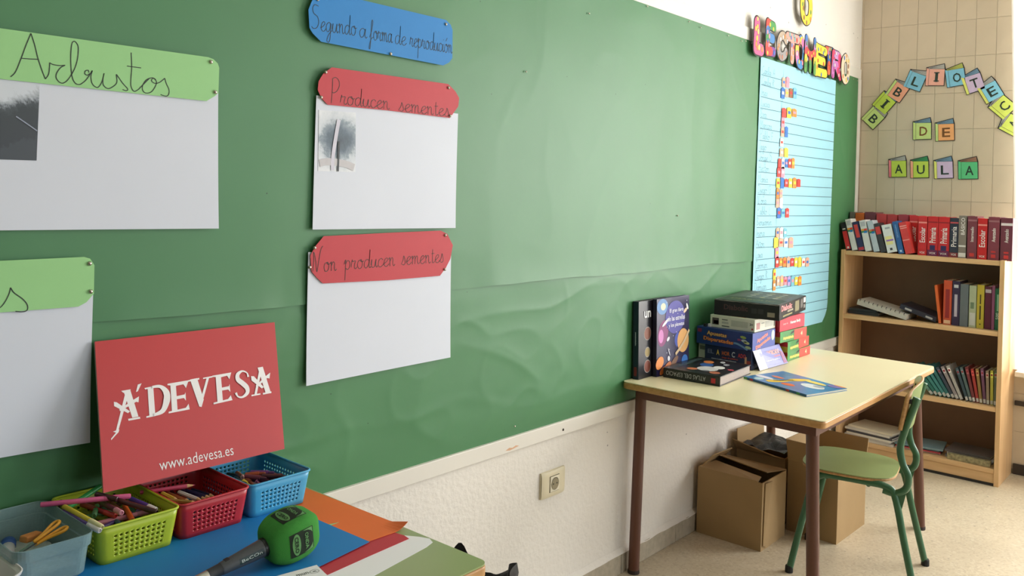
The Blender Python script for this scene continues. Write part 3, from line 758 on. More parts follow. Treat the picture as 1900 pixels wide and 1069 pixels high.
def cutout(ch, box, cols, dots, label, rk, y=-.030):
    px0, px1, py0, py1 = box
    a = W(px0, (py0+py1)/2, y); b = W(px1, (py0+py1)/2, y); zt = W((px0+px1)/2, py0, y).z; zb = W((px0+px1)/2, py1, y).z
    w_ = b.x-a.x; h_ = zt-zb
    root = thing('letter_cutout', label, 'letter', (a.x, y, zb), group='coloured letters of the chart title')
    R = rk
    paths = []
    al = [q for p in GL[ch] for q in p]; gx0, gx1 = min(q[0] for q in al), max(q[0] for q in al); gz0, gz1 = min(q[1] for q in al), max(q[1] for q in al)
    nm = lambda q: (R + (q[0]-gx0)/(gx1-gx0)*(w_-2*R), R + (q[1]-gz0)/(gz1-gz0)*(h_-2*R), 0)
    for p in GL[ch]:
        sp = spline([nm(q) for q in p], 3) if len(p) > 2 else [Vector(nm(q)) for q in p]
        sp = [(q[0], q[1]) for q in sp]
        paths.append(sp)
    back = MB(); 
    for p in paths:
        for s_, e_ in zip(p[:-1], p[1:]): capsule(back, s_, e_, R, 0, 0, 0)
    put('outline', back, m_black, root)
    face = {}
    for p in paths:
        L = sum(math.dist(s_, e_) for s_, e_ in zip(p[:-1], p[1:])); acc = 0
        for s_, e_ in zip(p[:-1], p[1:]):
            n = max(1, int(math.dist(s_, e_)/.03)) if len(cols) > 1 else 1
            for i in range(n):
                u0 = (s_[0]+(e_[0]-s_[0])*i/n, s_[1]+(e_[1]-s_[1])*i/n); u1 = (s_[0]+(e_[0]-s_[0])*(i+1)/n, s_[1]+(e_[1]-s_[1])*(i+1)/n)
                mid = ((u0[0]+u1[0])/2/w_, (u0[1]+u1[1])/2/h_)
                ci = min(len(cols)-1, int((1-mid[1])*len(cols)*.999)) if len(cols) > 1 else 0
                if ch != 'M' and len(cols) > 4 and mid[0] > .55: ci = (ci+2) % len(cols)
                capsule(face.setdefault(ci, MB()), u0, u1, R*.80, -.0016 - .00012*ci, 0, 0, 6)
    ft_ = -(.0028 + .00012*(len(cols)-1) + .000008*max(f_.lay for f_ in face.values()))
    for ci, fm in face.items(): put('painted_face', fm, flat(cols[ci]), root)
    rnd = random.Random(label); dm = {}; tries = 0; placed = []
    while len(placed) < 9 and tries < 900:
        tries += 1
        q = (rnd.uniform(0, w_), rnd.uniform(0, h_)); r_ = rnd.uniform(.12, .2)*R + .003
        if inpoly_strokes(paths, q, R) < R*.75 - r_ and all(math.dist(q, p) > .02 for p in placed):
            placed.append(q); c = dots[len(placed) % len(dots)]
            dm.setdefault(0, MB()).disc((q[0], ft_, q[1]), (1,0,0), (0,0,1), r_+.0012, (r_+.0012)*1.5, 10)
            dm.setdefault(c, MB()).disc((q[0], ft_-.0003, q[1]), (1,0,0), (0,0,1), r_, r_*1.5, 10)
    for c, d in dm.items(): put('painted_dots', d, m_black if c == 0 else flat(c), root)['kind'] = 'stuff'
    return root
cb = lambda x0, x1, y0, y1: (1390+x0/7.125, 1390*0+1390+x1/7.125, 20+y0/7.125, 20+y1/7.125)
Y_,O_,R_,P_,L_,B_,G_,W_,S_,N_ = PAL['y'],PAL['o'],PAL['r'],PAL['p'],PAL['l'],PAL['b'],PAL['g'],PAL['w'],PAL['s'],PAL['n']
cutout('L', cb(50,205,65,608), [(226,88,140)], [Y_,O_,(250,220,120)], 'pink letter L cut-out with yellow dots', .034)
cutout('E', cb(208,358,98,628), [(120,60,150),(226,70,60),(70,130,190),(72,150,80),(230,80,70),(220,60,60)], [Y_,B_,P_], 'first letter E cut-out in purple, red, blue and green', .027)
cutout('C', cb(355,510,255,680), [(178,160,140),(165,150,138),(150,146,146)], [O_,W_,(190,120,90)], 'brownish grey letter C cut-out with faint dots', .025)
cutout('T', cb(468,668,282,722), [(228,160,150)], [B_,(110,180,180),R_,O_], 'salmon letter T cut-out with blue dots, after the C', .027)
cutout('O', cb(600,748,305,790), [(70,130,200),(226,90,80),(240,206,80),(222,120,170),(70,140,200)], [Y_,G_,P_,W_], 'many-coloured letter O cut-out between T and M', .026, -.025)
cutout('M', cb(722,885,322,850), [(238,214,80),(70,120,190),(200,130,200),(232,76,80),(226,80,70),(240,206,70),(90,150,80),(236,130,70)], [Y_,G_], 'striped letter M cut-out in rainbow bands', .020)
cutout('E', cb(858,1035,430,898), [(246,218,66)], [O_,B_,R_,G_], 'second letter E cut-out, bright yellow with coloured dots', .027)
cutout('T', cb(985,1118,462,866), [(222,96,80),(190,140,200),(60,110,180),(226,110,70),(222,80,70)], [Y_,R_], 'second letter T cut-out in red, lilac and blue', .026, -.025)
cutout('R', cb(1080,1225,512,925), [(206,150,206),(220,70,110),(200,120,190),(222,70,110)], [L_,W_,(190,70,150)], 'lilac and crimson letter R cut-out', .028)
cutout('O', cb(1208,1330,552,985), [(232,214,184)], [B_,Y_,O_,N_], 'last letter O cut-out, cream with coloured dots', .026, -.0355)
cutout('O', (1483.5, 1507.5, -24, 49), [(240,208,70)], [G_,O_,N_], 'yellow letter O cut-out alone above the chart title', .028)

# ================================================================== BIBLIOTECA DE AULA: paper books on the tiled wall
XT = XW - .0046
c8 = lambda x, y: (1580+x/4.1125, 100+y/4.1125)
VX = Vector((0, -1, 0)); VZ = Vector((0, 0, 1)); NX = Vector((-1, 0, 0))
PG = dict(lg=(202,224,140), li=(196,220,84), sa=(240,170,140), bl=(130,196,224), pi=(238,176,158), la=(212,190,222), lb=(140,210,236), ly=(222,236,110), or_=(244,176,116), gr=(92,196,132), ye=(228,230,120), pk=(230,130,140), gy=(190,190,186), bp=(120,160,190), yp=(200,206,100), gp=(60,160,100), np=(170,120,96))
def paper_book(ch, cx_, cy_, ang, cover, spine, pages, word, size=1.0):
    c = Fx(*c8(cx_, cy_), XT-.004)
    s_ = .093*size; a = math.radians(ang)
    root = thing('paper_book_cutout', '%s paper book cut-out with letter %s, %s' % word, 'wall decoration', c, (a, 0, 0), 'paper books spelling the library sign')
    # local axes: picture right = -y, up = z; rotation about x turns them in the wall plane
    def P(u, v, d): return (-d, -u*s_, v*s_)
    k = MB().slab([P(-.54,-.54,0), P(.54,-.54,0), P(.54,.50,0), P(.46,.82,0), P(-.44,.62,0), P(-.56,.60,0)], (-.0008, 0, 0)); put('outline', k, m_black, root)
    put('pages', MB().slab([P(-.46,.50,.0009), P(.47,.50,.0009), P(.43,.77,.0009), P(-.42,.57,.0009)], (-.0005,0,0)), flat(PG[pages]), root)
    hl = MB()
    for i in range(4): ribbon(hl, [P(-.44, .53, .0016), P(.445-.01*i, .55+.06*i, .0016)], .0011, NX)
    put('page_lines', hl.mesh('page_lines', recalc=False), m_black, root)
    put('cover', MB().slab([P(-.50,-.50,.0009), P(.50,-.50,.0009), P(.49,.47,.0009), P(-.50,.49,.0009)], (-.0012,0,0)), flat(PG[cover]), root)
    put('spine_strip', MB().slab([P(-.51,-.51,.0021), P(-.37,-.52,.0021), P(-.37,.48,.0021), P(-.52,.55,.0021)], (-.0006,0,0)), flat(PG[spine]), root)
    sl = MB(); ribbon(sl, [P(-.365, -.5, .0029), P(-.365, .48, .0029)], .0014, NX); put('page_lines', sl.mesh('page_lines', recalc=False), m_black, root)
    lettering(ch, root, P(.07, -.02, .0030), (0, -1, 0), (0, 0, 1), s_*(.16 if ch == 'I' else .44), s_*.55, mat('dark_letter_ink', (42, 60, 52), .7) if ch not in 'DE' or word[2].startswith('of') is False else mat('brown_letter_ink', (120, 76, 34), .7), .012)
    if ch == 'I':
        sf = MB()
        for vv in (-.27, .23): sf.slab([P(-.08, vv, .0030), P(.22, vv, .0030), P(.22, vv+.06, .0030), P(-.08, vv+.06, .0030)], (-.0003,0,0))
        put('lettering', sf, MATS['dark_letter_ink'], root)
for a in (('B',165,490,44,'lg','lg','gy',('pale green','B','first in the arch')), ('I',250,377,41,'li','li','bp',('lime green','I','second in the arch')),
          ('B',350,287,34,'sa','lg','gy',('salmon','B','third in the arch')), ('L',485,208,22,'bl','bl','gy',('blue','L','left shoulder of the arch')),
          ('I',640,177,3,'pi','pi','gy',('pink','I','top of the arch')), ('O',795,180,-8,'bl','bl','yp',('blue','O','top of the arch')),
          ('T',930,225,-18,'la','ye','bp',('lilac','T','with a yellow spine')), ('E',1063,290,-29,'lb','ye','gy',('sky blue','E','in the arch with a yellow spine')),
          ('C',1157,405,-46,'ly','ly','gy',('yellow green','C','beside the curtain')), ('A',1235,545,-58,'ly','ly','gy',('yellow green','A','at the curtain, last of the arch')),
          ('D',540,588,-1,'lg','lg','bp',('pale green','D','of the middle word')), ('E',713,597,-2,'or_','lg','bp',('orange','E','of the middle word')),
          ('A',352,876,-2,'li','pk','gy',('lime','A','with a pink spine')), ('U',520,881,-2,'li','sa','gp',('lime','U','with green pages')),
          ('L',703,884,-3,'la','ye','bp',('lilac','L','with a pale yellow spine')), ('A',890,888,-2,'gr','gr','np',('emerald green','A','with brown pages'))):
    paper_book(*a)

# ================================================================== CURTAIN beside the bookcase
m_curt = mat_translucent('white_curtain_cloth', (248, 245, 240), .7)
XCu = 5.06
def curt(u, v):
    y = -.850 - .62*u; z = .566 + 2.26*v
    a = .028*math.sin(u*26 + .5) + .010*math.sin(u*61+v*2)
    return (XCu + a*(.55+.45*v) + .0*v, y + .088*max(0, v-.25)*(1-u), z)
cu = put('curtain', MB().grid(curt, 120, 30), m_curt, smooth=True); tag(cu, 'white curtain hanging in folds to the sill beside the bookcase', 'curtain')
rod = thing('curtain_rod', 'white curtain rod above the far window', 'rod', (XCu, -2.3, 2.85))
put('pole', MB().tube([(0, 1.45, 0), (0, -1.6, 0)], .012, 12), m_frame, rod, smooth=True)
for yy in (1.42, -1.55): put('bracket', MB().box(-.008, XW-XCu, yy-.012, yy+.012, -.012, .012), m_frame, rod)

# ================================================================== BOOKCASE
XF, YB0, YB1, HB = 4.872, -.030, -.842, 1.134
m_beech = mat_wood('beech_laminate', (214, 172, 122), (230, 190, 140), 'Z', .42, 5, 2, 55)
m_beechh = mat_wood('beech_laminate_lengthwise', (214, 172, 122), (230, 190, 140), 'Y', .42, 5, 2, 55)
bc = thing('bookcase', 'low beech laminate bookcase of three shelf bays in the corner', 'bookcase', (XF, YB1, 0))
XD = XW - .006 - XF                            # depth
WB = YB0 - YB1
T_ = .022
def bpart(name, x0, x1, y0, y1, z0, z1, m, bevel=.0015): return put(name, MB().box(x0, x1, y0, y1, z0, z1), m, bc, bevel=bevel)
bpart('side_panel', 0, XD, 0, T_, 0, HB, m_beech); bpart('side_panel', 0, XD, WB-T_, WB, 0, HB, m_beech)
bpart('back_panel', XD-.008, XD-.001, T_, WB-T_, .06, HB-.002, mat('shade_brown_back', (122, 92, 66), .6, var=.05), 0)  # back panel colour darkened, painting in the shade inside the bays
SH = [.085, .395, .775, HB-.028]
for z in SH: bpart('shelf_board', .004, XD-.008, T_+.0005, WB-T_-.0005, z-.024 if z < 1 else z, z if z < 1 else z+.024, m_beechh)
bpart('kick_plate', .008, .024, T_+.0005, WB-T_-.0005, .012, .060, m_beechh)
put('base_strip', MB().box(.002, XD, .004, WB-.004, 0, .0115), mat('black_base_strip', (40, 36, 34), .6), bc)
ZTOP = HB - .004

# ---- books ---------------------------------------------------------------
m_pages = mat('book_pages', (226, 220, 204), 0.85, var=0.06, scale=180)
UPT = (Vector((0, 0, 1)), Vector((0, 1, 0)))   # spine text runs upward
def book(loc, t, h, d, cover, label, cat='book', tilt=0.0, bands=(), title=None, tcol=(245,240,235), group=None, rz=0.0, tspan=(.25,.75), twid=.62, extra=()):
    """upright book, spine to -x; local y is the thickness, z the height"""
    root = thing('book', label, cat, loc, (tilt, 0, rz), group)
    cm = mat('cover_%d_%d_%d' % cover, cover, .38, var=.06, scale=25)
    b = .0022
    cv = MB().box(0, b*1.6, -t/2, t/2, 0, h).box(b*1.6, d, -t/2, -t/2+b, 0, h).box(b*1.6, d, t/2-b, t/2, 0, h)
    put('cover', cv, cm, root)
    put('pages', MB().box(b*1.6, d-.004, -t/2+b, t/2-b, .003, h-.003), m_pages, root)
    for z0, z1, col in bands:
        put('spine_label', MB().box(-.0004, 0, -t/2+.0008, t/2-.0008, z0*h, z1*h), flat(col), root)
    for ei, (z0, z1, y0, y1, col) in enumerate(extra):
        put('spine_label', MB().box(-.0008-.0001*ei, -.0003, t*(y0-.5), t*(y1-.5), z0*h, z1*h), flat(col), root)
    if title:
        w = (tspan[1]-tspan[0])*h
        lettering(title, root, (-.0016, 0, h*(tspan[0]+tspan[1])/2), (0,0,1), (0,1,0), w, t*twid, flat(tcol), .008)
    return root
c9 = lambda x, y: (1540+x/5.278, 380+y/5.278)
XS = 4.915
def yof(x, X): return Fx(*c9(x, 300), X).y
RED=(206,44,48); MAR=(128,62,74); DK=(44,46,58); GRY=(128,120,112); NAV=(38,42,84); WHT=(224,222,216)
back = [ # crop x0, x1, top y, plane, cover, title, label, options
 (160,235,70,5.03,GRY,None,'grey dictionary in the back row at the board end',{}),
 (243,330,80,5.03,(222,112,48),None,'orange dictionary in the back row near the board',{}),
 (335,440,72,5.03,MAR,None,'maroon dictionary in the back row behind white ones',{}),
 (450,550,90,5.00,(200,60,60),None,'red dictionary in the back row behind the tall white book',{}),
 (555,655,97,5.00,(196,52,54),None,'red dictionary in the back row behind the blue book',{}),
 (665,765,97,4.99,(170,52,66),None,'wine red dictionary in the back row behind plastic-covered one',{}),
 (775,858,107,4.975,RED,'Escolar','red Escolar dictionary partly hidden by the leaning red one',dict(bands=((.0,.2,(110,36,80)),(.82,.86,(240,150,140))))),
 (863,950,113,XS,RED,'Escolar','fully visible red Escolar dictionary beside a Primaria one',dict(bands=((.82,.86,(240,150,140)),))),
 (955,1058,115,XS,RED,'Primaria','left one of the two red Primaria dictionaries',dict(bands=((.0,.15,(110,36,80)),(.84,.87,(150,30,36))),extra=((.15,.27,.25,.75,(46,40,90)),))),
 (1060,1170,120,XS,RED,'Primaria','right one of the two red Primaria dictionaries',dict(bands=((.0,.15,(110,36,80)),(.84,.87,(150,30,36))),extra=((.15,.27,.25,.75,(46,40,90)),))),
 (1172,1258,130,XS,(48,52,68),'Primaria','dark slate Primaria dictionary',dict(bands=((.0,.12,(130,44,50)),(.86,.90,(190,80,84))),tspan=(.27,.78))),
 (1258,1335,107,XS,(136,126,116),'BÁSICO','grey BÁSICO dictionary with barcode stripes',dict(bands=((.02,.12,(226,222,214)),(.26,.30,(226,222,214))),tspan=(.55,.95))),
 (1345,1440,112,XS,(126,64,76),'Intermedio','maroon Intermedio dictionary right of BÁSICO',dict(bands=((.88,.92,(160,110,116)),),extra=((.05,.13,.25,.75,(206,60,60)),),tspan=(.4,.75),twid=.34)),
 (1445,1540,135,XS,(204,40,44),'Escolar','red Escolar dictionary between two maroon ones',dict(bands=((.82,.86,(240,150,140)),),tspan=(.3,.72))),
 (1548,1660,120,XS,(132,62,76),'Avanzado','maroon Avanzado dictionary without a white band',dict(bands=((.88,.92,(160,110,116)),),extra=((.05,.13,.3,.7,(206,60,60)),(.17,.21,.3,.7,(206,60,60))),tspan=(.42,.74),twid=.34)),
 (1670,1790,130,XS,(116,58,72),'Avanzado','maroon Avanzado dictionary with white band, at the curtain end',dict(bands=((.82,.88,(228,220,220)),),extra=((.05,.13,.3,.7,(206,60,60)),(.17,.21,.3,.7,(206,60,60))),tspan=(.42,.74),twid=.34)),
]
ZTB = HB - .0035
for x0, x1, ty, X, col, title, lab, o in back:
    ya, yb = yof(x0, X), yof(x1, X)
    yb = max(yb, -.872); ya = min(ya, -.018)
    h = Fx(*c9((x0+x1)/2, ty), X).z - ZTB
    t = (ya-yb)-.0012
    kw = dict(o); kw.setdefault('tspan', (.33, .72))
    book((X, (ya+yb)/2, ZTB), t, h, min(.14, XW-.012-X), col, lab, title=title, group='dictionaries on top of the bookcase', **kw)
    if title in ('Escolar', 'Primaria') and ty != 107:
        r_ = [c for c in COL.objects if c.get('label') == lab][0]
        lettering('VOX', r_, (-.0014, 0, h*.07), (0,-1,0), (0,0,1), t*.62, h*.055, flat((245,240,235)), .01)
fr = [ # bottom x0,x1, bottom y; top-left x, y ; colours
 (145,208,460,75,170,(40,38,42),'slim black and red dictionary leaning at the board end',dict(bands=((.03,.68,(206,50,52)),),extra=((.74,.78,.2,.8,(230,225,220)),(.05,.12,.3,.7,(235,220,215))))),
 (215,272,465,143,140,WHT,'white dictionary with colour blocks, first of three',dict(bands=((.60,.66,(60,140,90)),(.66,.72,(236,160,50))),extra=((.66,.72,0,.5,(220,60,50)),(.58,.64,.1,.6,(40,120,190)),(.8,.95,.15,.85,(190,190,192))))),
 (280,340,468,212,165,NAV,'navy dictionary with a red spine label, between white ones',dict(bands=((.02,.12,(190,50,60)),),extra=((.45,.90,.2,.85,(214,66,60)),))),
 (345,410,475,280,150,WHT,'white dictionary with colour blocks, second of three',dict(bands=((.60,.66,(60,140,90)),(.66,.72,(236,160,50))),extra=((.66,.72,0,.5,(220,60,50)),(.58,.64,.1,.6,(40,120,190)),(.8,.95,.15,.85,(190,190,192))))),
 (428,488,480,355,155,(190,198,204),'pale grey dictionary with colour blocks, third of three',dict(bands=((.60,.66,(60,140,90)),(.66,.72,(200,120,50))),extra=((.66,.72,0,.5,(190,50,50)),(.58,.64,.1,.6,(40,120,190))))),
 (498,552,490,425,180,(58,54,56),'charcoal dictionary with red top label, leaning',dict(bands=((.62,.88,(210,64,58)),))),
 (560,660,495,497,195,(228,228,222),'wide white dictionary with yellow and violet scribble, leaning',dict(extra=((.28,.58,.2,.9,(236,226,150)),(.40,.46,.1,.85,(150,110,190)),(.08,.16,.4,.65,(50,50,56)),(.84,.9,.2,.7,(170,170,176))))),
 (672,727,500,603,160,(48,96,156),'blue dictionary leaning beside the wide white one',dict(title='DICCIONARIO',tspan=(.5,.9),twid=.3,tcol=(150,190,225),extra=((.05,.11,.3,.7,(190,210,230)),))),
 (738,815,505,665,170,(216,66,62),'red plastic-covered dictionary leaning, last of the front row',dict(bands=((.86,.89,(240,170,160)),(.80,.82,(240,170,160)),(.42,.45,(240,150,140))))),
]
XFr = XF + .012
first_front = True
for x0, x1, by, tx, ty, col, lab, o in fr:
    pa = Fx(*c9(x0, by-8), XFr); pb = Fx(*c9(x1, by), XFr); pt = Fx(*c9(tx, ty), XFr)
    sh_ = max(0, pt.y+.0135); pt.y -= sh_; pa.y -= sh_*.6
    t0 = pa.y - pb.y
    ang = math.atan2(pt.y-pa.y, pt.z-ZTB)
    h = math.hypot(pt.y-pa.y, pt.z-ZTB)
    t = t0*math.cos(ang)
    # pivot on the lower left edge so that the leaning book stands on the board
    c = Vector((XFr, pa.y - t*.5*math.cos(ang), ZTB + t*.5*math.sin(ang)*0))
    zoff = t/2*math.sin(abs(ang))
    book((XFr, (pa.y+pb.y)/2, ZTB+zoff), t-.001, h-.004, .085, col, lab, tilt=-ang, group='dictionaries on top of the bookcase', **o)

# shelf one, right end
c5 = lambda x, y: (1500+x/3.5625, 380+y/3.5625)
XS1 = XF + .05
up = [(890,945,500,(206,84,52),'orange red patterned book on the upper shelf',dict(extra=((.15,.8,.25,.75,(150,40,40)),(.02,.1,.1,.9,(236,190,150))))),
      (948,998,505,(56,44,74),'dark violet book with pale oval label on the upper shelf',dict(extra=((.2,.7,.3,.7,(190,180,190)),(.85,.92,.2,.8,(200,200,205))))),
      (1000,1055,525,(104,112,116),'plain grey book on the upper shelf',{}),
      (1060,1108,535,(176,184,150),'pale sage book on the upper shelf',dict(extra=((.05,.35,.1,.9,(206,206,196)),(.45,.6,.3,.8,(110,130,100))))),
      (1112,1160,530,(196,176,60),'mustard yellow book on the upper shelf',dict(extra=((.20,.52,.42,.62,(70,62,30)),(.56,.78,.42,.60,(70,62,30)),(.08,.11,.4,.6,(90,80,40))))),
      (1165,1208,540,(96,34,58),'dark wine book on the upper shelf',dict(bands=((.85,.93,(200,190,195)),))),
      (1210,1230,535,(150,84,120),'thin mauve book on the upper shelf',{}),
      (1232,1266,555,(40,110,74),'green book reading 500 at the right end of the upper shelf',dict(title='500',tcol=(220,235,222),tspan=(.26,.42),twid=.62,extra=((.46,.86,.3,.62,(150,196,166)),)))]
for x0, x1, ty, col, lab, o in up:
    ya = Fx(*c5(x0, 700), XS1).y; yb = max(Fx(*c5(x1, 700), XS1).y, YB1+T_+.002)
    if yb >= ya-.006: yb = ya-.016
    h = Fx(*c5((x0+x1)/2, ty), XS1).z - SH[2] - .001
    book((XS1, (ya+yb)/2, SH[2]+.001), ya-yb-.001, h, .17, col, lab, group='books upright on the upper shelf', **o)
ya = Fx(*c5(872, 640), XS1).y
book((XS1, ya-.001, SH[2]+.003), .013, .200, .16, (222,104,48), 'thin orange book leaning against the row on the upper shelf', tilt=-.13, group='books upright on the upper shelf')
# lying binders and notebooks on the upper shelf
def flatbook(loc, w, d, t, cover, label, cat='book', rz=0, rx=0, ry=0, pages=True, group=None, name='book', pm=None):
    """lying book: local x = depth, y = width, spine at -x"""
    root = thing(name, label, cat, loc, (rx, ry, rz), group)
    cm = mat('cover_%d_%d_%d' % cover, cover, .4, var=.06, scale=25); b = min(.002, t*.2)
    put('cover', MB().box(0, d, -w/2, w/2, 0, b).box(0, d, -w/2, w/2, t-b, t).box(0, .003, -w/2, w/2, b, t-b), cm, root)
    put('pages', MB().box(.003, d-.003, -w/2+.003, w/2-.003, b, t-b), pm or m_pages, root)
    return root
z1 = SH[2]+.001
flatbook((XF+.05, -.143, z1), .165, .2, .018, (52,50,52), 'black flat folder under the white ring notebooks on the upper shelf', 'folder')
flatbook((XF+.055, -.140, z1+.019), .15, .19, .012, (64,62,64), 'second black folder lying on the bottom folder, upper shelf', 'folder')
fb = flatbook((XF+.03, -.245, z1+.0285), .27, .18, .030, (206,200,188), 'white ring-bound photo album lying tilted on the black folders', 'album', rx=.205, rz=-.04)
for k in range(11): put('binding_ring', MB().tube(spline([(-.003+.006*math.cos(a), -.12+.024*k, .030+.006*math.sin(a)) for a in (0, 1.2, 2.4, 3.6, 4.8)], 3), .0014, 6), m_black, fb)
f2 = flatbook((XF+.05, -.425, z1+.0315), .19, .17, .026, (46,42,56), 'dark navy album leaning beside the white ring album', 'album', rx=.285, rz=-.03)
for yy in (-.06, .05): put('spine_label', MB().box(-.0006, 0, yy-.018, yy+.018, .006, .016), flat((190,186,184)), f2)
# shelf two: slim leaning readers
c6 = lambda x, y: (1500+x/3.5625, 640+y/3.5625)
rd = [(1225,16,.0,(96,104,80)),(1203,26,.02,(188,180,70)),(1178,30,.05,(150,130,110)),(1150,28,.10,(110,70,96)),(1118,30,.14,(150,120,70)),(1085,28,.19,(170,60,56)),(1055,30,.24,(120,56,60)),(1025,30,.30,(90,110,110)),(995,28,.33,(60,80,90)),
      (950,34,.42,(176,172,166)),(915,34,.47,(150,140,140)),(880,34,.52,(60,70,84)),(840,36,.56,(52,110,110)),(795,36,.60,(70,140,140)),(750,36,.64,(60,130,124)),(705,36,.68,(50,120,110)),(660,36,.72,(90,130,120))]
XS2 = XF+.035
yy = YB1+T_+.004
rl = ['at the right end of the row','next to the right end, lime spine','third from the right end','fourth from the right end','fifth from the right end','sixth from the right, red','seventh from the right, dark red','eighth from the right, grey green','ninth from the right, slate',
      'pale, tenth from the right','pale grey, eleventh from the right','slate blue, twelfth from the right','teal, thirteenth from the right','bright teal, fourteenth from the right','teal, fifteenth from the right','teal, next to the left end','grey teal, at the left end']
prev = None
for i, (cx_, wpx, lean, col) in enumerate(rd):
    t = .013 if i < 9 else .0145
    base_y = yy + t/2/math.cos(lean)
    hh = .178 - .004*(i % 3)
    book((XS2+.004*(i % 2), base_y, SH[1]+.0015+t/2*math.sin(lean)), t, hh, .14, col, 'slim leaning reader on the middle shelf, ' + rl[i], tilt=-lean, group='slim readers leaning on the middle shelf',
         bands=((.02,.13,(198,196,190)),(.80,.93,tuple(min(255, int(c*1.25+30)) for c in col))), extra=((.84,.90,.2,.8,(150,40,50)),))
    yy += t/math.cos(lean) + .0025 + (.010 if i == 8 else 0)
# bottom shelf
z0 = SH[0]+.001
def magazine_pile(x, y, n, cols, label0, w, d, rz, tt=.006, jitter=.012, group='paper piles on the bottom shelf'):
    z = z0; rnd = random.Random(int(abs(y)*1000))
    for k in range(n):
        flatbook((x+rnd.uniform(-jitter, jitter), y+rnd.uniform(-jitter, jitter), z), w, d, tt, cols[k % len(cols)], label0 % ('bottom' if k == 0 else 'top' if k == n-1 else ['second','third','fourth','fifth','sixth'][k-1]+' from bottom'), 'notebook', rz=rz+rnd.uniform(-.07, .07), group=group, name='notebook')
        z += tt+.0008
magazine_pile(XF+.03, -.20, 6, [(220,214,204),(196,190,184),(226,220,206),(70,66,70),(214,206,192),(222,210,184)], 'notebook in the cream pile on the bottom shelf, %s', .25, .19, -.10, .0105)
magazine_pile(XF+.035, -.455, 4, [(206,200,190),(170,60,70),(120,150,158),(126,154,162)], 'magazine in the grey blue pile on the bottom shelf, %s', .22, .19, .12, .007)
magazine_pile(XF+.065, -.695, 3, [(110,108,112),(176,172,176),(104,98,96)], 'folder in the grey pile at right of the bottom shelf, %s', .215, .18, .04, .012)
pt = mat('patterned_box_print', (150, 140, 104), .5, var=.55, scale=70)
pb_ = put('patterned_strip_box', MB().box(-.012, .012, -.10, .10, 0, .030), pt, bevel=.001); pb_.location = (XF+.030, -.70, z0)
tag(pb_, 'narrow box with gold green pattern at front of the bottom shelf', 'box')
# magazines in front of pile are pushed back by the strip box

# ================================================================== SCHOOL TABLES
m_edge = mat_wood('table_edge_wood', (176, 128, 74), (198, 152, 96), 'X', .45, 8, 2, 60)
m_leg = mat('brown_painted_steel', (96, 58, 42), .42, var=.06, scale=9)
def slab_round(x0, x1, y0, y1, z0, z1, r, n=6):
    pts = []
    for cx_, cy_, a0 in ((x1-r, y1-r, 0), (x0+r, y1-r, 90), (x0+r, y0+r, 180), (x1-r, y0+r, 270)):
        for k in range(n+1):
            a = math.radians(a0+90*k/n); pts.append((cx_+r*math.cos(a), cy_+r*math.sin(a), z0))
    return MB().slab(pts, (0, 0, z1-z0))
def school_table(name, label, x0, x1, y0, y1, zt, top_rgb, legs, rail_in=.05, group=None):
    cx_, cy_ = (x0+x1)/2, (y0+y1)/2
    root = thing(name, label, 'table', (cx_, cy_, 0), group=group)
    L, D_ = x1-cx_, y1-cy_
    put('table_top', slab_round(-L+.0015, L-.0015, -D_+.0015, D_-.0015, zt-.003, zt, .018), mat('laminate_%d' % top_rgb[0], top_rgb, .33, var=.015, scale=3), root)
    put('edge_band', slab_round(-L, L, -D_, D_, zt-.026, zt-.0031, .02), m_edge, root, bevel=.004)
    i = rail_in
    for a in (((-L+i, -D_+i), (L-i, -D_+i)), ((-L+i, D_-i), (L-i, D_-i)), ((-L+i, -D_+i+.0202), (-L+i, D_-i-.0202)), ((L-i, -D_+i+.0202), (L-i, D_-i-.0202))):
        (ax, ay), (bx, by) = a
        put('apron_rail', MB().box(min(ax, bx)-.010, max(ax, bx)+.010, min(ay, by)-.010, max(ay, by)+.010, zt-.062, zt-.0265), m_leg, root)
    for (tx, ty, bx, by) in legs:
        lg = put('leg', MB().tube([(bx-cx_, by-cy_, .010), (tx-cx_, ty-cy_, zt-.0265)], .0205, 16), m_leg, root, smooth=True); autosmooth(lg)
        put('foot_cap', MB().lathe([(.0215, 0), (.0225, .004), (.0215, .014)], 16, (bx-cx_, by-cy_, 0)), mat('dark_foot_cap', (46, 34, 30), .6), lg)
    return root
ZTB1 = .7185
school_table('school_table', 'pale yellow school table with brown legs carrying books and games', 2.686, 3.955, -.762, -.012, ZTB1, (238, 228, 188),
    [(2.755,-.055,2.757,-.045), (2.752,-.700,2.752,-.722), (3.895,-.700,4.005,-.708), (3.895,-.055,3.985,-.045)])
school_table('school_table', 'green topped school table in the foreground under the red sign', -.06, 1.2035, -.690, -.012, ZTB1, (150, 168, 112),
    [(.0,-.07,-.02,-.06), (.0,-.63,-.02,-.65), (1.14,-.63,1.16,-.65), (1.14,-.07,1.16,-.06)])

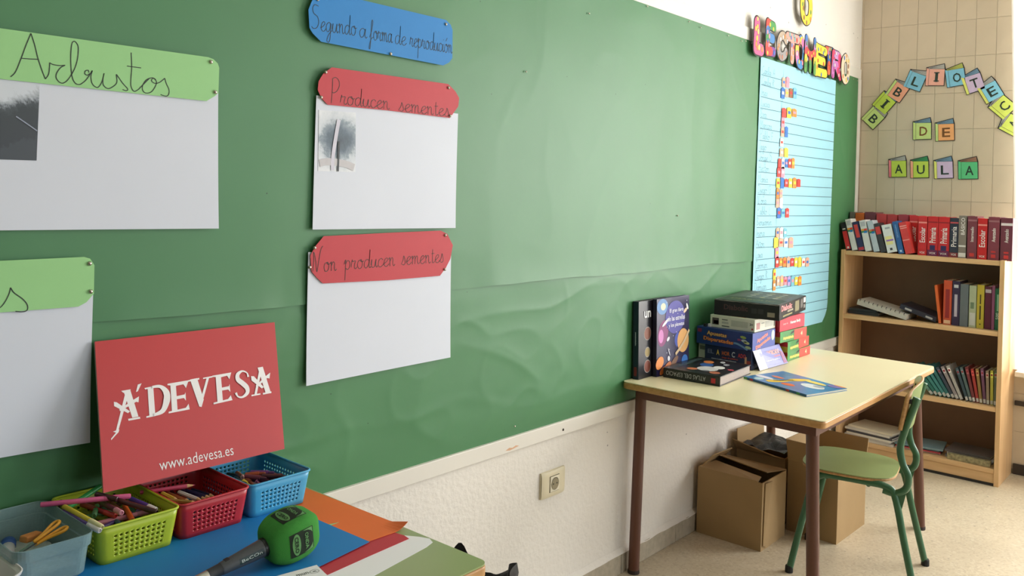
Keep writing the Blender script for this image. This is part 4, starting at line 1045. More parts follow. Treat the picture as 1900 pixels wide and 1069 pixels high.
# ================================================================== CHAIR
m_ctube = mat('green_enamel_tube', (52, 98, 66), .35, var=.06, scale=9)
m_cseat = mat('pale_green_seat_laminate', (146, 164, 108), .35, var=.03)
m_ply = mat_wood('seat_plywood_edge', (160, 116, 66), (190, 150, 96), 'X', .5, 6, 2, 80)
CX = 3.395
chair = thing('school_chair', 'green steel school chair with plywood seat pushed under the table', 'chair', (CX, -.635, 0), (0, 0, .180))
ZSE = .405
def seat_outline(z, k=0.0):
    pts = []
    for i in range(40):
        a = 2*math.pi*i/40; c, s_ = math.cos(a), math.sin(a); n = 3.6
        pts.append(((.172-k)*math.copysign(abs(c)**(2/n), c)*(1-.07*(s_ < 0)*abs(s_)), (.168-k)*math.copysign(abs(s_)**(2/n), s_)+.022, z))
    return pts
put('seat', MB().slab(seat_outline(ZSE-.003, .001), (0, 0, .003)), m_cseat, chair)
put('seat_edge', MB().slab(seat_outline(ZSE-.013), (0, 0, .0095)), m_ply, chair, bevel=.003)
for sx in (-1, 1):
    rail_x = .152*sx
    pts = spline([(sx*.180, .205, .006), (sx*.166, .168, .19), (sx*.156, .135, .335), (sx*.152, .105, .378), (sx*.152, .05, .384), (rail_x, -.06, .384), (rail_x, -.118, .380), (sx*.154, -.150, .352), (sx*.168, -.186, .20), (sx*.188, -.232, .006)], 6)
    sf = put('side_frame', MB().tube(pts, .0125, 12), m_ctube, chair, smooth=True)
    for e in (pts[0], pts[-1]):
        put('foot_cap', MB().lathe([(.0145, 0), (.015, .006), (.0145, .022), (.012, .026)], 12, (e[0], e[1], 0)), mat('black_rubber', (24, 24, 24), .7), sf)
    bp = spline([(rail_x, -.110, .366), (rail_x, -.150, .362), (rail_x, -.185, .385), (rail_x, -.192, .43), (rail_x, -.172, .475), (rail_x, -.163, .53), (rail_x, -.178, .60), (rail_x, -.200, .67), (rail_x, -.212, .715)], 6)
    put('back_post', MB().tube(bp, .0125, 12), m_ctube, chair, smooth=True)
    put('gusset', MB().slab([(rail_x-.004, -.158, .355), (rail_x-.004, -.172, .30), (rail_x-.004, -.188, .372)], (.008, 0, 0)), m_ctube, chair)
put('cross_tube', MB().tube([(-.152, -.06, .376), (.152, -.06, .376)], .009, 10), m_ctube, chair, smooth=True)
put('cross_tube', MB().tube([(-.152, .085, .376), (.152, .085, .376)], .009, 10), m_ctube, chair, smooth=True)
def backrest(thk, off, m, name, inset=0.0):
    def fn(u, v):
        x = (-.178+inset) + (.356-2*inset)*u; q = (u-.5)*2
        zt = .752 - .03*abs(q)**4 - inset; zb = .585 + .012*abs(q)**4 + inset
        z = zb + (zt-zb)*v
        y = -.183 - .176*(z-.6) + .0145 + .008 - .030*(1-q*q)
        return (x, y+off, z)
    o = put(name, MB().grid(fn, 24, 8), m, chair, smooth=True, solid=thk)
    if thk: o.modifiers[0].offset = 0
    return o
backrest(.009, 0, m_ply, 'backrest_core')
backrest(0, .0050, m_cseat, 'backrest_face', .001)
backrest(0, -.0050, m_cseat, 'backrest_face', .001)
for sx in (-1, 1):
    for zz in (.625, .70):
        put('bolt', MB().box(sx*.152-.009, sx*.152+.009, -.183-.176*(zz-.6)+.004, -.183-.176*(zz-.6)+.02, zz-.008, zz+.008), mat('black_bolt_clip', (24,24,24), .5), chair)

# ================================================================== CARDBOARD BOXES
m_card = mat('brown_cardboard', (164, 136, 94), .8, var=.05, scale=8, bump=.04, bscale=150)
m_cardi = mat('cardboard_inner', (140, 112, 78), .85, var=.05)
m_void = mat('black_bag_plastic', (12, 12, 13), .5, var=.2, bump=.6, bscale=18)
def panel(pts, t=.004):
    a, b, c, d = [Vector(p) for p in pts]; n = (b-a).cross(d-a).normalized()
    return MB().slab([a, b, c, d], n*t)
def carton(label, loc, rz, w, d, h, flaps, fill=None):
    """w along x, d along y, open top"""
    r = thing('cardboard_box', label, 'box', loc, (0, 0, rz)); t = .004
    b = MB().box(-w/2, w/2, -d/2, d/2, 0, t).box(-w/2, -w/2+t, -d/2, d/2, t, h).box(w/2-t, w/2, -d/2, d/2, t, h).box(-w/2+t, w/2-t, -d/2, -d/2+t, t, h).box(-w/2+t, w/2-t, d/2-t, d/2, t, h)
    put('box_body', b, m_card, r)
    for pts in flaps: put('flap', panel(pts), m_card, r)
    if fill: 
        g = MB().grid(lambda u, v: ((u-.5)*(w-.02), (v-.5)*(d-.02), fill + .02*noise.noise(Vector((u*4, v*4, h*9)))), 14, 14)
        put('black_fill', g, m_void, r)  # black sheet spread across the inside of the box
    return r
A_w, A_d, A_h = .235, .285, .272
carton('open cardboard box with inward flaps in front under the table, nearest the wall', (3.3935, -.167, 0), 0, A_w, A_d, A_h,
    [[(-A_w/2, A_d/2, A_h), (-A_w/2, -A_d/2+.02, A_h), (-A_w/2+.10, -A_d/2+.05, A_h-.012), (-A_w/2+.10, A_d/2-.03, A_h+.01)],
     [(A_w/2, -A_d/2, A_h), (A_w/2, A_d/2, A_h), (A_w/2-.115, A_d/2-.02, A_h+.030), (A_w/2-.115, -A_d/2+.035, A_h+.006)],
     [(-A_w/2+.01, A_d/2-.004, A_h), (A_w/2-.01, A_d/2-.004, A_h), (A_w/2-.03, A_d/2-.05, A_h+.05), (-A_w/2+.03, A_d/2-.05, A_h+.055)],
     [(-A_w/2+.02, -A_d/2-.001, A_h*.98), (-A_w/2+.012, -A_d/2-.001, .02), (-A_w/2+.05, -A_d/2-.006, .01), (-A_w/2+.06, -A_d/2-.012, A_h)]], .17)
B_w, B_d = .315, .215
carton('plain upright cardboard box behind the chair legs under the table', (3.728, -.402, 0), -.03, B_w, B_d, .30,
    [[(-B_w/2, B_d/2, .30), (-B_w/2, -B_d/2, .30), (-B_w/2-.012, -B_d/2, .385), (-B_w/2-.012, B_d/2, .388)],
     [(-B_w/2, B_d/2, .30), (B_w/2, B_d/2, .30), (B_w/2, B_d/2+.012, .385), (-B_w/2, B_d/2+.012, .385)],
     [(B_w/2, -B_d/2, .30), (B_w/2, B_d/2, .30), (B_w/2+.02, B_d/2, .37), (B_w/2+.02, -B_d/2, .37)]])
C_w, C_d = .28, .225
carton('crumpled cardboard box with a black inside at the wall, mostly hidden', (3.755, -.148, 0), 0, C_w, C_d, .285,
    [[(-C_w/2, C_d/2, .285), (-C_w/2, -C_d/2, .285), (-C_w/2-.085, -C_d/2+.02, .315), (-C_w/2-.075, C_d/2-.015, .345)],
     [(-C_w/2, C_d/2, .285), (C_w/2, C_d/2, .285), (C_w/2, C_d/2+.004, .36), (-C_w/2, C_d/2+.004, .37)]], .30)

# ================================================================== BOOKS AND GAMES ON THE PALE TABLE
zt = ZTB1 + .0006
def cover_print(root, mk): pass
# two upright space books: spine to -x, cover to -y
def standing(loc, w, h, t, cov, label, rz=0, rx=0):
    r = thing('book', label, 'book', loc, (rx, 0, rz)); b = .003
    cm = mat('cover_%d_%d_%d' % cov, cov, .28, var=.1, scale=9)
    put('cover', MB().box(0, w, -b, 0, 0, h).box(0, w, t-b*2, t-b, 0, h).box(-.0008, b, 0, t-b*2, 0, h), cm, r)
    put('pages', MB().box(b, w-.004, 0, t-b*2, .004, h-.004), m_pages, r)
    return r
def blob(r, c, rx_, rz_, col, y=-.0034, name='cover_print', n=18, rot=0):
    r['n'] = r.get('n', 0) + 1; y -= .00004*r['n']
    a = Vector((math.cos(rot), 0, math.sin(rot))); b_ = Vector((-math.sin(rot), 0, math.cos(rot)))
    return put(name, MB().disc((c[0], y, c[1]), a, b_, rx_, rz_, n), flat(col), r)
b1 = standing((2.749, -.042, zt), .235, .289, .026, (38,38,44), 'dark upright book reading un, spine to the left, behind the big space book', rx=-.03)
put('spine_face', MB().box(-.0016, -.0009, -.0025, .0195, .001, .288), flat((24,44,62)), b1)
put('spine_label', MB().box(-.0022, -.0017, .004, .016, .012, .045), flat((120,44,48)), b1)
scribble(b1, (-.0022, .0095, .15), (0,0,1), (0,1,0), .05, .005, flat((190,200,210)))
lettering('un', b1, (.060, -.0046, .238), (1,0,0), (0,0,1), .048, .026, flat((232,232,232)), .02)
for zz, col, rr in ((.165, (130,78,60), .023), (.095, (160,140,90), .017), (.042, (126,66,52), .022)):
    blob(b1, (.062, zz), rr+.002, rr+.0025, (176,170,164), -.0033); blob(b1, (.062, zz), rr, rr, col, -.0036)
b2 = standing((2.842, -.064, zt), .243, .293, .018, (44,40,78), 'big upright space book titled El gran libro de las estrellas y los planetas', rz=-.012, rx=-.03)
put('spine_face', MB().box(-.0016, -.0009, -.0025, .0125, .001, .292), flat((26,30,50)), b2)
blob(b2, (.040, .262), .040, .030, (110,150,200)); blob(b2, (.045, .262), .018, .014, (220,220,190), -.0036)
blob(b2, (.045, .160), .036, .052, (140,70,120), rot=-.4); blob(b2, (.030, .150), .018, .026, (206,130,190), -.0036)
blob(b2, (.135, .215), .074, .064, (84,80,160), -.0038, n=28)
for k, s_ in enumerate(('El gran libro', 'de las estrellas', 'y los planetas')):
    lettering(s_, b2, (.140, -.0062, .240-.028*k), (1,0,0), (0,0,1), (.104, .128, .118)[k], .019, flat((236,236,244)), .01)
blob(b2, (.155, .125), .024, .028, (60,80,170)); 
blob(b2, (.195, .118), .044, .047, (222,168,100), -.0038, n=24)
rg = MB()
ribbon(rg, spline([(.135, -.0056, .070), (.165, -.0056, .088), (.205, -.0056, .118), (.240, -.0056, .155)], 5), .012, (0,-1,0)); put('cover_print', rg.mesh('ring', recalc=False), flat((206,180,140)), b2)
blob(b2, (.208, .040), .024, .020, (40,110,190), -.0038)
for a in ((.02, .05, .03, .022, (226,140,70)), (.075, .028, .032, .014, (190,110,60)), (.13, .045, .03, .012, (120,84,60)), (.04, .018, .022, .012, (210,120,60)), (.085, .06, .009, .010, (216,216,222)), (.087, .085, .003, .018, (200,200,210)), (.21, .235, .016, .007, (226,200,170)), (.225, .25, .006, .014, (232,232,232)), (.06, .20, .028, .006, (230,230,236)), (.08, .135, .012, .007, (220,220,230))):
    blob(b2, (a[0], a[1]), a[2], a[3], a[4], -.0044, rot=.5)
for k in range(14):
    rn = random.Random(k); blob(b2, (rn.uniform(.02,.23), rn.uniform(.06,.285)), .002, .002, (236,236,244), -.0046, n=6)
# atlas lying, spine to -x with inverted title
at = thing('book', 'thick black book lying flat, spine reading Atlas del espacio upside down', 'book', (2.866, -.081, zt), (0, 0, .065))
AW, AD, AT = .228, .300, .036
cm = mat('atlas_black_cover', (30, 30, 36), .3, var=.1)
put('cover', MB().box(0, AD, -AW, 0, 0, .003).box(0, AD, -AW, 0, AT-.003, AT).box(0, .003, -AW, 0, .003, AT-.003), cm, at, bevel=.0008)
put('pages', MB().box(.003, AD-.004, -AW+.004, -.004, .003, AT-.003), mat('atlas_pages', (176,164,158), .85, var=.14, scale=260), at)
lettering('ATLAS DEL ESPACIO', at, (-.0006, -.092, AT*.52), (0,1,0), (0,0,-1), .160, .0165, flat((186,186,192)), 0)
put('spine_label', MB().box(-.0006, 0, -.210, -.193, .008, .026), flat((190,44,52)), at)
def tblob(r, x, y, rx_, ry_, col, z, n=16, rot=0):
    r['n'] = r.get('n', 0) + 1; z += .00004*r['n']
    a = Vector((math.cos(rot), math.sin(rot), 0)); b_ = Vector((-math.sin(rot), math.cos(rot), 0))
    put('cover_print', MB().disc((x, y, z), a, b_, rx_, ry_, n), flat(col), r)
for a in ((.06,-.09,.020,.020,(190,110,70)),(.17,-.10,.036,.026,(40,84,150)),(.10,-.135,.045,.040,(196,196,196)),(.15,-.16,.03,.022,(214,214,210)),(.05,-.185,.022,.020,(176,100,70)),(.225,-.085,.030,.020,(200,120,60)),(.22,-.16,.020,.012,(150,150,156)),(.14,-.21,.012,.012,(190,60,80)),(.06,-.145,.012,.014,(110,110,116)),(.255,-.13,.02,.01,(190,190,194))):
    tblob(at, *a, AT+.0004, rot=.3)
lettering('ATLAS DEL ESPACIO', at, (.15, -.030, AT+.0006), (1,0,0), (0,1,0), .24, .020, flat((84,110,118)), .02)
# thin blue booklet
l_, f_, r_, k_ = [Vector((p[0], p[1], 0)) for p in ((3.082,-.306),(2.970,-.594),(3.183,-.660),(3.298,-.370))]
ctr_ = (l_+f_+r_+k_)/4
bk = thing('booklet', 'thin blue picture book with yellow title lying at the table front', 'book', (ctr_.x, ctr_.y, zt))
q = [p-ctr_ for p in (l_, f_, r_, k_)]
cmb = mat('blue_booklet_cover', (62, 130, 184), .3, var=.18, scale=14)
put('pages', MB().slab([p*.985+Vector((0,0,.0011)) for p in q], (0,0,.0058)), m_pages, bk)
put('cover', MB().slab(q, (0,0,.001)).slab([p+Vector((0,0,.007)) for p in q], (0,0,.0012)), cmb, bk)
su = (q[0]-q[1]).normalized(); sv = (q[2]-q[1]).normalized()
put('spine_face', MB().slab([q[1]-sv*.0006, q[0]-sv*.0006, q[0]-sv*.0006+Vector((0,0,.0082)), q[1]-sv*.0006+Vector((0,0,.0082))], -sv*.0005), flat((40,90,136)), bk)
for i, (u0, col) in enumerate(((.03,(80,150,90)),(.08,(180,60,60)),(.26,(190,60,70)),(.29,(90,160,80)))):
    a = q[1]+su*u0-sv*.0013; put('spine_label', MB().slab([a+Vector((0,0,.001)), a+su*.016+Vector((0,0,.001)), a+su*.016+Vector((0,0,.0075)), a+Vector((0,0,.0075))], -sv*.0003), flat(col), bk)
def bpt(u, v, z=.0086): p = q[1]+su*(.308*u)+sv*(.223*v); return Vector((p.x, p.y, z))
def bblob(u, v, a, b, col, z=.0086, rot=0.0):
    bk['n'] = bk.get('n', 0) + 1; z += .00004*bk['n']
    c = bpt(u, v, z); ax = (su*math.cos(rot)+sv*math.sin(rot)); ay = (-su*math.sin(rot)+sv*math.cos(rot))
    put('cover_print', MB().disc(c, ax, ay, a, b, 18), flat(col), bk)
yw = MB(); ribbon(yw, spline([bpt(.70, .12), bpt(.60, .40), bpt(.58, .62), bpt(.50, .90)], 6), [.03+.012*math.sin(i*.6) for i in range(19)], (0,0,1)); put('cover_print', yw.mesh('title_band', recalc=False), flat((242,204,80)), bk)
scribble(bk, bpt(.62, .42, .0094), sv*.96-su*.28, su*.96+sv*.28, .085, .013, flat((70,54,30)))
for a in ((.45,.26,.030,.018,(224,110,64)),(.25,.55,.050,.030,(226,230,232)),(.2,.62,.024,.016,(170,176,180)),(.86,.30,.045,.016,(232,226,236)),(.83,.12,.018,.02,(190,220,226)),(.78,.52,.03,.012,(226,130,100)),(.12,.90,.03,.02,(120,110,170)),(.36,.80,.05,.016,(240,216,110)),(.10,.99,.028,.006,(236,150,60))): bblob(a[0], a[1], a[2], a[3], a[4])

# ---- games ---------------------------------------------------------------
def game_box(label, x0, x1, y0, y1, z0, z1, lid, base=None, lidfrac=.75, rz=0.0, rx=0.0, cx_=None):
    c = ((x0+x1)/2, (y0+y1)/2, z0); r = thing('board_game_box', label, 'game box', c, (rx, 0, rz)); L, D_, H_ = (x1-x0)/2, (y1-y0)/2, z1-z0
    lm = mat('lid_%d_%d_%d' % lid, lid, .35, var=.08, scale=10)
    zs = H_*(1-lidfrac)
    if base:
        put('box_base', MB().box(-L+.002, L-.002, -D_+.002, D_-.002, 0, zs+.002), mat('lid_%d_%d_%d' % base, base, .5, var=.06), r, bevel=.001)
        put('lid', MB().box(-L, L, -D_, D_, zs, H_), lm, r, bevel=.0015)
    else: put('lid', MB().box(-L, L, -D_, D_, 0, H_), lm, r, bevel=.0015)
    r['L'] = L; return r, L, D_, H_
FXD = ((0,-1,0), (0,0,1))                       # writing on a face turned to -x
FYD = ((1,0,0), (0,0,1))                        # writing on a face turned to -y
def fq(r, face, L, D_, a0, a1, z0, z1, col, e=.0006):  # printed rectangle on a face; a in 0..1 left to right
    if face == 'x':
        y0 = D_-2*D_*a0; y1 = D_-2*D_*a1; mb = MB().box(-L-e, -L, min(y0, y1), max(y0, y1), z0, z1)
    else: mb = MB().box(-L+2*L*a0, -L+2*L*a1, -D_-e, -D_, z0, z1)
    return put('box_print', mb, flat(col), r)
def ft(r, face, L, D_, s_, a, z, w, h, col, bold=.02, tilt=0.0, e=.0010):
    ct, st_ = math.cos(tilt), math.sin(tilt)
    if face == 'x': o = lettering(s_, r, (-L-e, D_-2*D_*a, z), (0,-ct,st_), (0,st_,ct), w, h, flat(col), bold)
    else: o = lettering(s_, r, (-L+2*L*a, -D_-e, z), (ct,0,st_), (-st_,0,ct), w, h, flat(col), bold)
    return o
# El Ahorcado
g, L, D_, H_ = game_box('navy hangman game box reading El Ahorcado at the bottom of the stack', 3.242, 3.497, -.262, -.056, zt, .7965, (30,42,78))
for s_, a, col in (('E', .10, (110,120,150)), ('L', .17, (110,120,150)), ('A', .29, (220,190,90)), ('HOR', .46, (206,110,60)), ('C', .62, (190,200,210)), ('ADO', .80, (190,60,60))):
    ft(g, 'x', L, D_, s_, a, .052, .014 if len(s_) == 1 else .034, .017 if s_ not in 'AC' else .022, col)
ft(g, 'x', L, D_, 'juego de palabras', .55, .034, .07, .008, (190,80,60)); ft(g, 'x', L, D_, 'Adivina la palabra o juega al ahorcado', .42, .024, .11, .006, (190,200,220))
fq(g, 'x', L, D_, .90, .98, .004, .036, (130,44,44)); fq(g, 'x', L, D_, .86, .90, .010, .05, (176,140,110))
fl = [Vector(p) for p in ((3.246,-.2635,.7960),(3.500,-.2635,.7955),(3.512,-.300,.7200),(3.263,-.288,.7200))]
go = Vector(g.location)
nrm = (fl[1]-fl[0]).cross(fl[3]-fl[0]).normalized()
if nrm.y > 0: nrm = -nrm
put('end_flap', MB().slab([p-go for p in fl], nrm*.0015), flat((96,104,176), .3), g)  # flap coloured lighter than the shaded box front, its lit tone painted in
def flp(u, v, e=.0020): return (fl[3]*(1-u)+fl[2]*u)*(1-v) + (fl[0]*(1-u)+fl[1]*u)*v - go + nrm*e
put('flap_print', MB().quad(flp(.0,0), flp(.27,0), flp(.27,1), flp(0,1)), flat((232,232,240)), g)
ux = (fl[2]-fl[3]).normalized(); vz = (fl[0]-fl[3]).normalized()
lettering('EL AHORCADO', g, flp(.60, .70, .0024), ux, vz, .135, .020, flat((232,170,150)), .03)
lettering('juego de palabras', g, flp(.68, .48, .0024), ux, vz, .09, .010, flat((226,120,110)), .02)
lettering('Adivina la palabra', g, flp(.55, .34, .0024), ux, vz, .12, .007, flat((226,230,240)), .01)
put('flap_print', MB().quad(flp(.86,.05,.0022), flp(.98,.05,.0022), flp(.98,.6,.0022), flp(.90,.7,.0022)), flat((150,90,130)), g)
sm = thing('card_box', 'small white box standing left of the hangman game', 'box', (3.36, -.036, zt))
put('box_body', MB().box(-.10, .10, -.018, .018, 0, .0775), mat('white_game_card', (206,212,208), .45, var=.03), sm, bevel=.001)
put('box_print', MB().box(-.1006, -.1001, -.012, .012, .05, .066), flat((120,126,124)), sm)
# Apuestas Disparatadas
g, L, D_, H_ = game_box('blue game box reading Apuestas Disparatadas in the middle of the stack', 3.237, 3.452, -.266, -.019, .7972, .8675, (36,62,128))
ft(g, 'x', L, D_, 'Apuestas', .37, .046, .088, .021, (236,190,120), .03, -.03, .0014); ft(g, 'x', L, D_, 'Disparatadas', .40, .022, .132, .020, (236,150,90), .03, -.03, .0014)
ft(g, 'x', L, D_, 'Apuestas', .37, .046, .092, .025, (120,40,40), .06, -.03, .0009); ft(g, 'x', L, D_, 'Disparatadas', .40, .022, .136, .024, (120,40,40), .06, -.03, .0009)
fq(g, 'x', L, D_, .02, .09, .048, .062, (150,50,84)); fq(g, 'x', L, D_, .74, .80, .034, .042, (150,70,110))
for yq, zq, col in ((.84, .050, (150,170,90)), (.90, .030, (196,206,150)), (.86, .036, (190,200,206)), (.93, .012, (170,190,150))):
    put('box_print', MB().disc((-L-.0009, D_-2*D_*yq, zq), (0,-1,0), (0,.5,.86), .013, .007, 8), flat(col), g)
ar_ = MB(); ribbon(ar_, spline([(-L-.0008, D_-2*D_*a, z) for a, z in ((.60,.020),(.72,.022),(.84,.012),(.92,.002))], 5), .008, (-1,0,0)); put('box_print', ar_.mesh('swoosh', recalc=False), flat((110,150,196)), g)
fq(g, 'y', L, D_, .0, 1, .001, .069, (76,92,168), .0005)  # whole side face painted a lighter blue, as the lit side
ft(g, 'y', L, D_, 'Apuestas', .42, .044, .105, .022, (240,140,130), .04, .22, .0012); ft(g, 'y', L, D_, 'Disparatadas', .46, .022, .14, .020, (240,140,110), .04, .22, .0012)
put('box_print', MB().disc((-L+2*L*.90, -D_-.0009, .045), (1,0,0), (0,0,1), .016, .022, 12), flat((196,216,206)), g)
tk = thing('game_pieces', 'two black and white dice-like pieces on the blue game box', 'game piece', (3.25, -.055, .8683))
for k, (dx, dy) in enumerate(((0, .004), (.012, -.010))):
    put('piece', MB().box(dx-.006, dx+.006, dy-.006, dy+.006, 0, .012), flat(((30,30,34), (220,220,220))[k]), tk, bevel=.001)
# white puzzle box
g, L, D_, H_ = game_box('white puzzle box with grey print under the black game', 3.262, 3.462, -.262, -.066, .8682, .9195, (226,224,208))
fq(g, 'x', L, D_, .05, .20, .012, .040, (96,86,84)); fq(g, 'x', L, D_, .08, .19, .015, .030, (160,80,80)); fq(g, 'x', L, D_, .27, .40, .034, .038, (120,120,112)); fq(g, 'x', L, D_, .27, .42, .020, .028, (190,190,178))
fq(g, 'x', L, D_, .48, .85, .014, .038, (196,196,182)); fq(g, 'x', L, D_, .27, .44, .008, .012, (90,90,86)); ft(g, 'x', L, D_, '3+', .93, .030, .014, .010, (70,70,70)); put('box_print', MB().disc((-L-.0008, D_-2*D_*.95, .012), (0,-1,0), (0,0,1), .004, .004), flat((200,60,60)), g)
fq(g, 'y', L, D_, .08, .24, .010, .036, (190,130,130)); fq(g, 'y', L, D_, .32, .45, .030, .033, (150,150,142)); fq(g, 'y', L, D_, .5, .88, .012, .036, (200,200,190)); fq(g, 'y', L, D_, .92, .97, .010, .04, (120,120,112))
put('box_print', MB().box(-L+.02, -L+.10, -D_+.05, D_-.02, H_, H_+.0006), flat((196,150,110)), g); put('box_print', MB().box(-L+.11, L-.02, -D_+.02, D_-.05, H_, H_+.0006), flat((120,110,90)), g)
# three red/green/yellow boxes
zz = zt
for k, (x0, x1, dz, rz_, lab) in enumerate(((3.545, 3.795, .0385, .0, 'bottom one'), (3.525, 3.790, .0440, .05, 'middle one'), (3.475, 3.740, .0460, -.03, 'top one'))):
    g, L, D_, H_ = game_box('green, red and yellow card game box, %s of three stacked by the chart' % lab, x0, x1, -.284, -.125, zz, zz+dz, (60,136,70), None, rz=rz_)
    fq(g, 'x', L, D_, 0, 1, .001, dz*.55, (196,170,52)); fq(g, 'x', L, D_, 0, 1, dz*.55, dz-.001, (190,44,44))
    fq(g, 'y', L, D_, .52, 1, .001, dz-.001, (222,70,56)); fq(g, 'y', L, D_, .0, .12, .001, dz-.001, (70,150,80), .0007)
    scribble(g, (-L+2*L*.30, -D_-.0010, dz*.36), (1,0,0), (0,0,1), .10, .015, flat((232,214,110))); ft(g, 'y', L, D_, '4', .80, dz*.5, .018, .018, (246,206,160), .04)
    put('box_print', MB().poly([(-L+2*L*.36, -D_-.0009, dz*.6), (-L+2*L*.5, -D_-.0009, dz*.72), (-L+2*L*.52, -D_-.0009, dz*.95), (-L+2*L*.42, -D_-.0009, dz*.86)]), flat((30,40,36)), g)
    put('box_print', MB().box(-L+.02, L*.3, -D_+.01, -D_+.07, dz, dz+.0006), flat(((40,110,180), (220,214,190), (40,110,180))[k]), g)
    zz += dz+.0008
# red box lying tilted on them
g, L, D_, H_ = game_box('red game box with white lettering tilted under the black game', 3.470, 3.735, -.278, -.130, zz+.0, zz+.058, (190,34,52), None, rx=.0)
fq(g, 'y', L, D_, 0, 1, .001, .057, (222,52,72)); ft(g, 'y', L, D_, 'Human Body', .62, .030, .11, .016, (246,226,226), .03, .02); ft(g, 'y', L, D_, 'juego de', .22, .030, .05, .010, (246,190,190), .01)  # side face overlaid in lighter red, the light put into its colour
zred = zz+.058
# Diabolic on top
dz0 = max(.9202, zred+.0006)
g, L, D_, H_ = game_box('worn black game box reading Diabolic on top of the stack', 3.508-.222, 3.508+.222, -.178-.134, -.178+.134, dz0, dz0+.064, (28,28,28), None, rz=.150)
ft(g, 'x', L, D_, 'Diabolic', .34, .036, .10, .022, (84,58,60), .03); fq(g, 'x', L, D_, .82, .93, .012, .030, (150,140,120)); fq(g, 'x', L, D_, .58, .66, .02, .04, (52,50,52)); fq(g, 'x', L, D_, .68, .76, .02, .04, (52,50,52))
ft(g, 'y', L, D_, 'Diabolic', .25, .046, .17, .024, (232,150,150), .03); ft(g, 'y', L, D_, 'extreme', .38, .028, .09, .010, (216,206,180), .01)
fq(g, 'y', L, D_, .56, .72, .012, .056, (126,118,84)); fq(g, 'y', L, D_, .90, .98, .036, .058, (226,214,206)); fq(g, 'y', L, D_, .78, .87, .018, .056, (96,92,88)); fq(g, 'y', L, D_, .90, .97, .012, .028, (130,126,120)); fq(g, 'y', L, D_, .12, .46, .010, .016, (150,140,90))
put('box_print', MB().box(-L+.17, L-.03, -D_+.03, D_-.03, H_, H_+.0006), flat((92,98,94)), g); put('box_print', MB().box(-L+.01, -L+.16, -D_+.01, D_-.01, H_, H_+.0005), flat((44,66,48)), g)
for k in range(12): put('box_print', MB().disc((-L+.20+.055*(k % 4), -D_+.07+.055*(k//4), H_+.0009), (1,0,0), (0,1,0), .013, .013, 10), flat(((190,186,170), (176,170,120), (150,160,150))[k % 3]), g)
lettering('DIABOLIC', g, (-L+.09, 0, H_+.0009), (0,-1,0), (1,0,0), .18, .035, flat((120,116,70)), .03)
wear = MB(); ribbon(wear, [(-L-.0008, D_-2*D_*u, H_-.002-.005*abs(noise.noise(Vector((u*9, 3, 1))))) for u in [i/20 for i in range(21)]], [.001+.004*abs(noise.noise(Vector((i*.9, 0, 0)))) for i in range(21)], (-1,0,0)); put('worn_edge', wear.mesh('worn_edge', recalc=False), flat((176,170,160)), g)

# ================================================================== WALL SOCKET
sk0, sk1 = W(1006, 876, -.010), W(1047, 866, -.010)
sx0, sx1 = sk0.x, sk1.x + .006; sz1 = .480; sz0 = .394
m_ivory = mat('ivory_plastic', (222, 212, 182), .35, var=.02)
so_ = thing('wall_socket', 'cream wall power socket on the white plaster below the board', 'socket', ((sx0+sx1)/2, 0, (sz0+sz1)/2))
hw, hh = (sx1-sx0)/2, (sz1-sz0)/2
def pil(u, v):
    x = (u-.5)*2; z = (v-.5)*2
    return (x*hw, -.0135 + .004*abs(x)**6 + .003*abs(z)**6, z*hh)
fp = MB().grid(pil, 16, 16); put('face_plate', fp, m_ivory, so_, smooth=True)
put('plate_edge', MB().box(-hw, hw, -.0065, -.0003, -hh, hh), m_ivory, so_, bevel=.001)
put('insert_gap', MB().box(-.0255, .0255, -.0143, -.0130, -.0265, .0265), mat('socket_gap', (92, 84, 66), .7), so_)
put('socket_insert', MB().box(-.0240, .0240, -.0165, -.0138, -.0250, .0250), mat('cream_insert', (232, 224, 200), .35), so_, bevel=.001)
ring = MB().lathe([(.0205, .0172), (.0190, .0172), (.0180, .0170)], 28).lathe([(0, .0168), (.0188, .0168)], 28).mesh('well'); ring.transform(Matrix.Rotation(math.radians(90), 4, 'X'))
wl = put('socket_well', ring, mat('socket_well_shade', (150, 140, 112), .6), so_)
for dx in (-.0095, .0095):
    h_ = MB().lathe([(0, .0174), (.0026, .0174)], 12).mesh('hole'); h_.transform(Matrix.Rotation(math.radians(90), 4, 'X')); o = put('pin_hole', h_, m_black, wl); o.location = (dx, 0, 0)

# ================================================================== FOREGROUND TABLE
Z0 = ZTB1 + .0004
def table_sheet(label, pts, z, m, cat='paper', curl=None, name='card_sheet'):
    P = [Vector((x, y, z)) for x, y in pts]
    return tag(centred(name, MB().slab(P, (0, 0, .0005)), m), label, cat)
m_orange = mat('orange_card', (236, 116, 46), .6, var=.02)
table_sheet('white paper with a rounded corner lowest on the green table', [(1.165,-.475),(1.19,-.515),(1.198,-.535),(1.19,-.552),(1.165,-.560),(1.014,-.582),(.90,-.60),(.80,-.60),(.80,-.46)], Z0, mat('white_printer_paper', (242, 244, 246), .6, var=.012))
table_sheet('dark red card sheet showing between the blue and white sheets', [(1.172,-.490),(1.168,-.508),(1.05,-.515),(.955,-.522),(.85,-.535),(.85,-.43),(1.16,-.42)], Z0+.0008, m_redc)
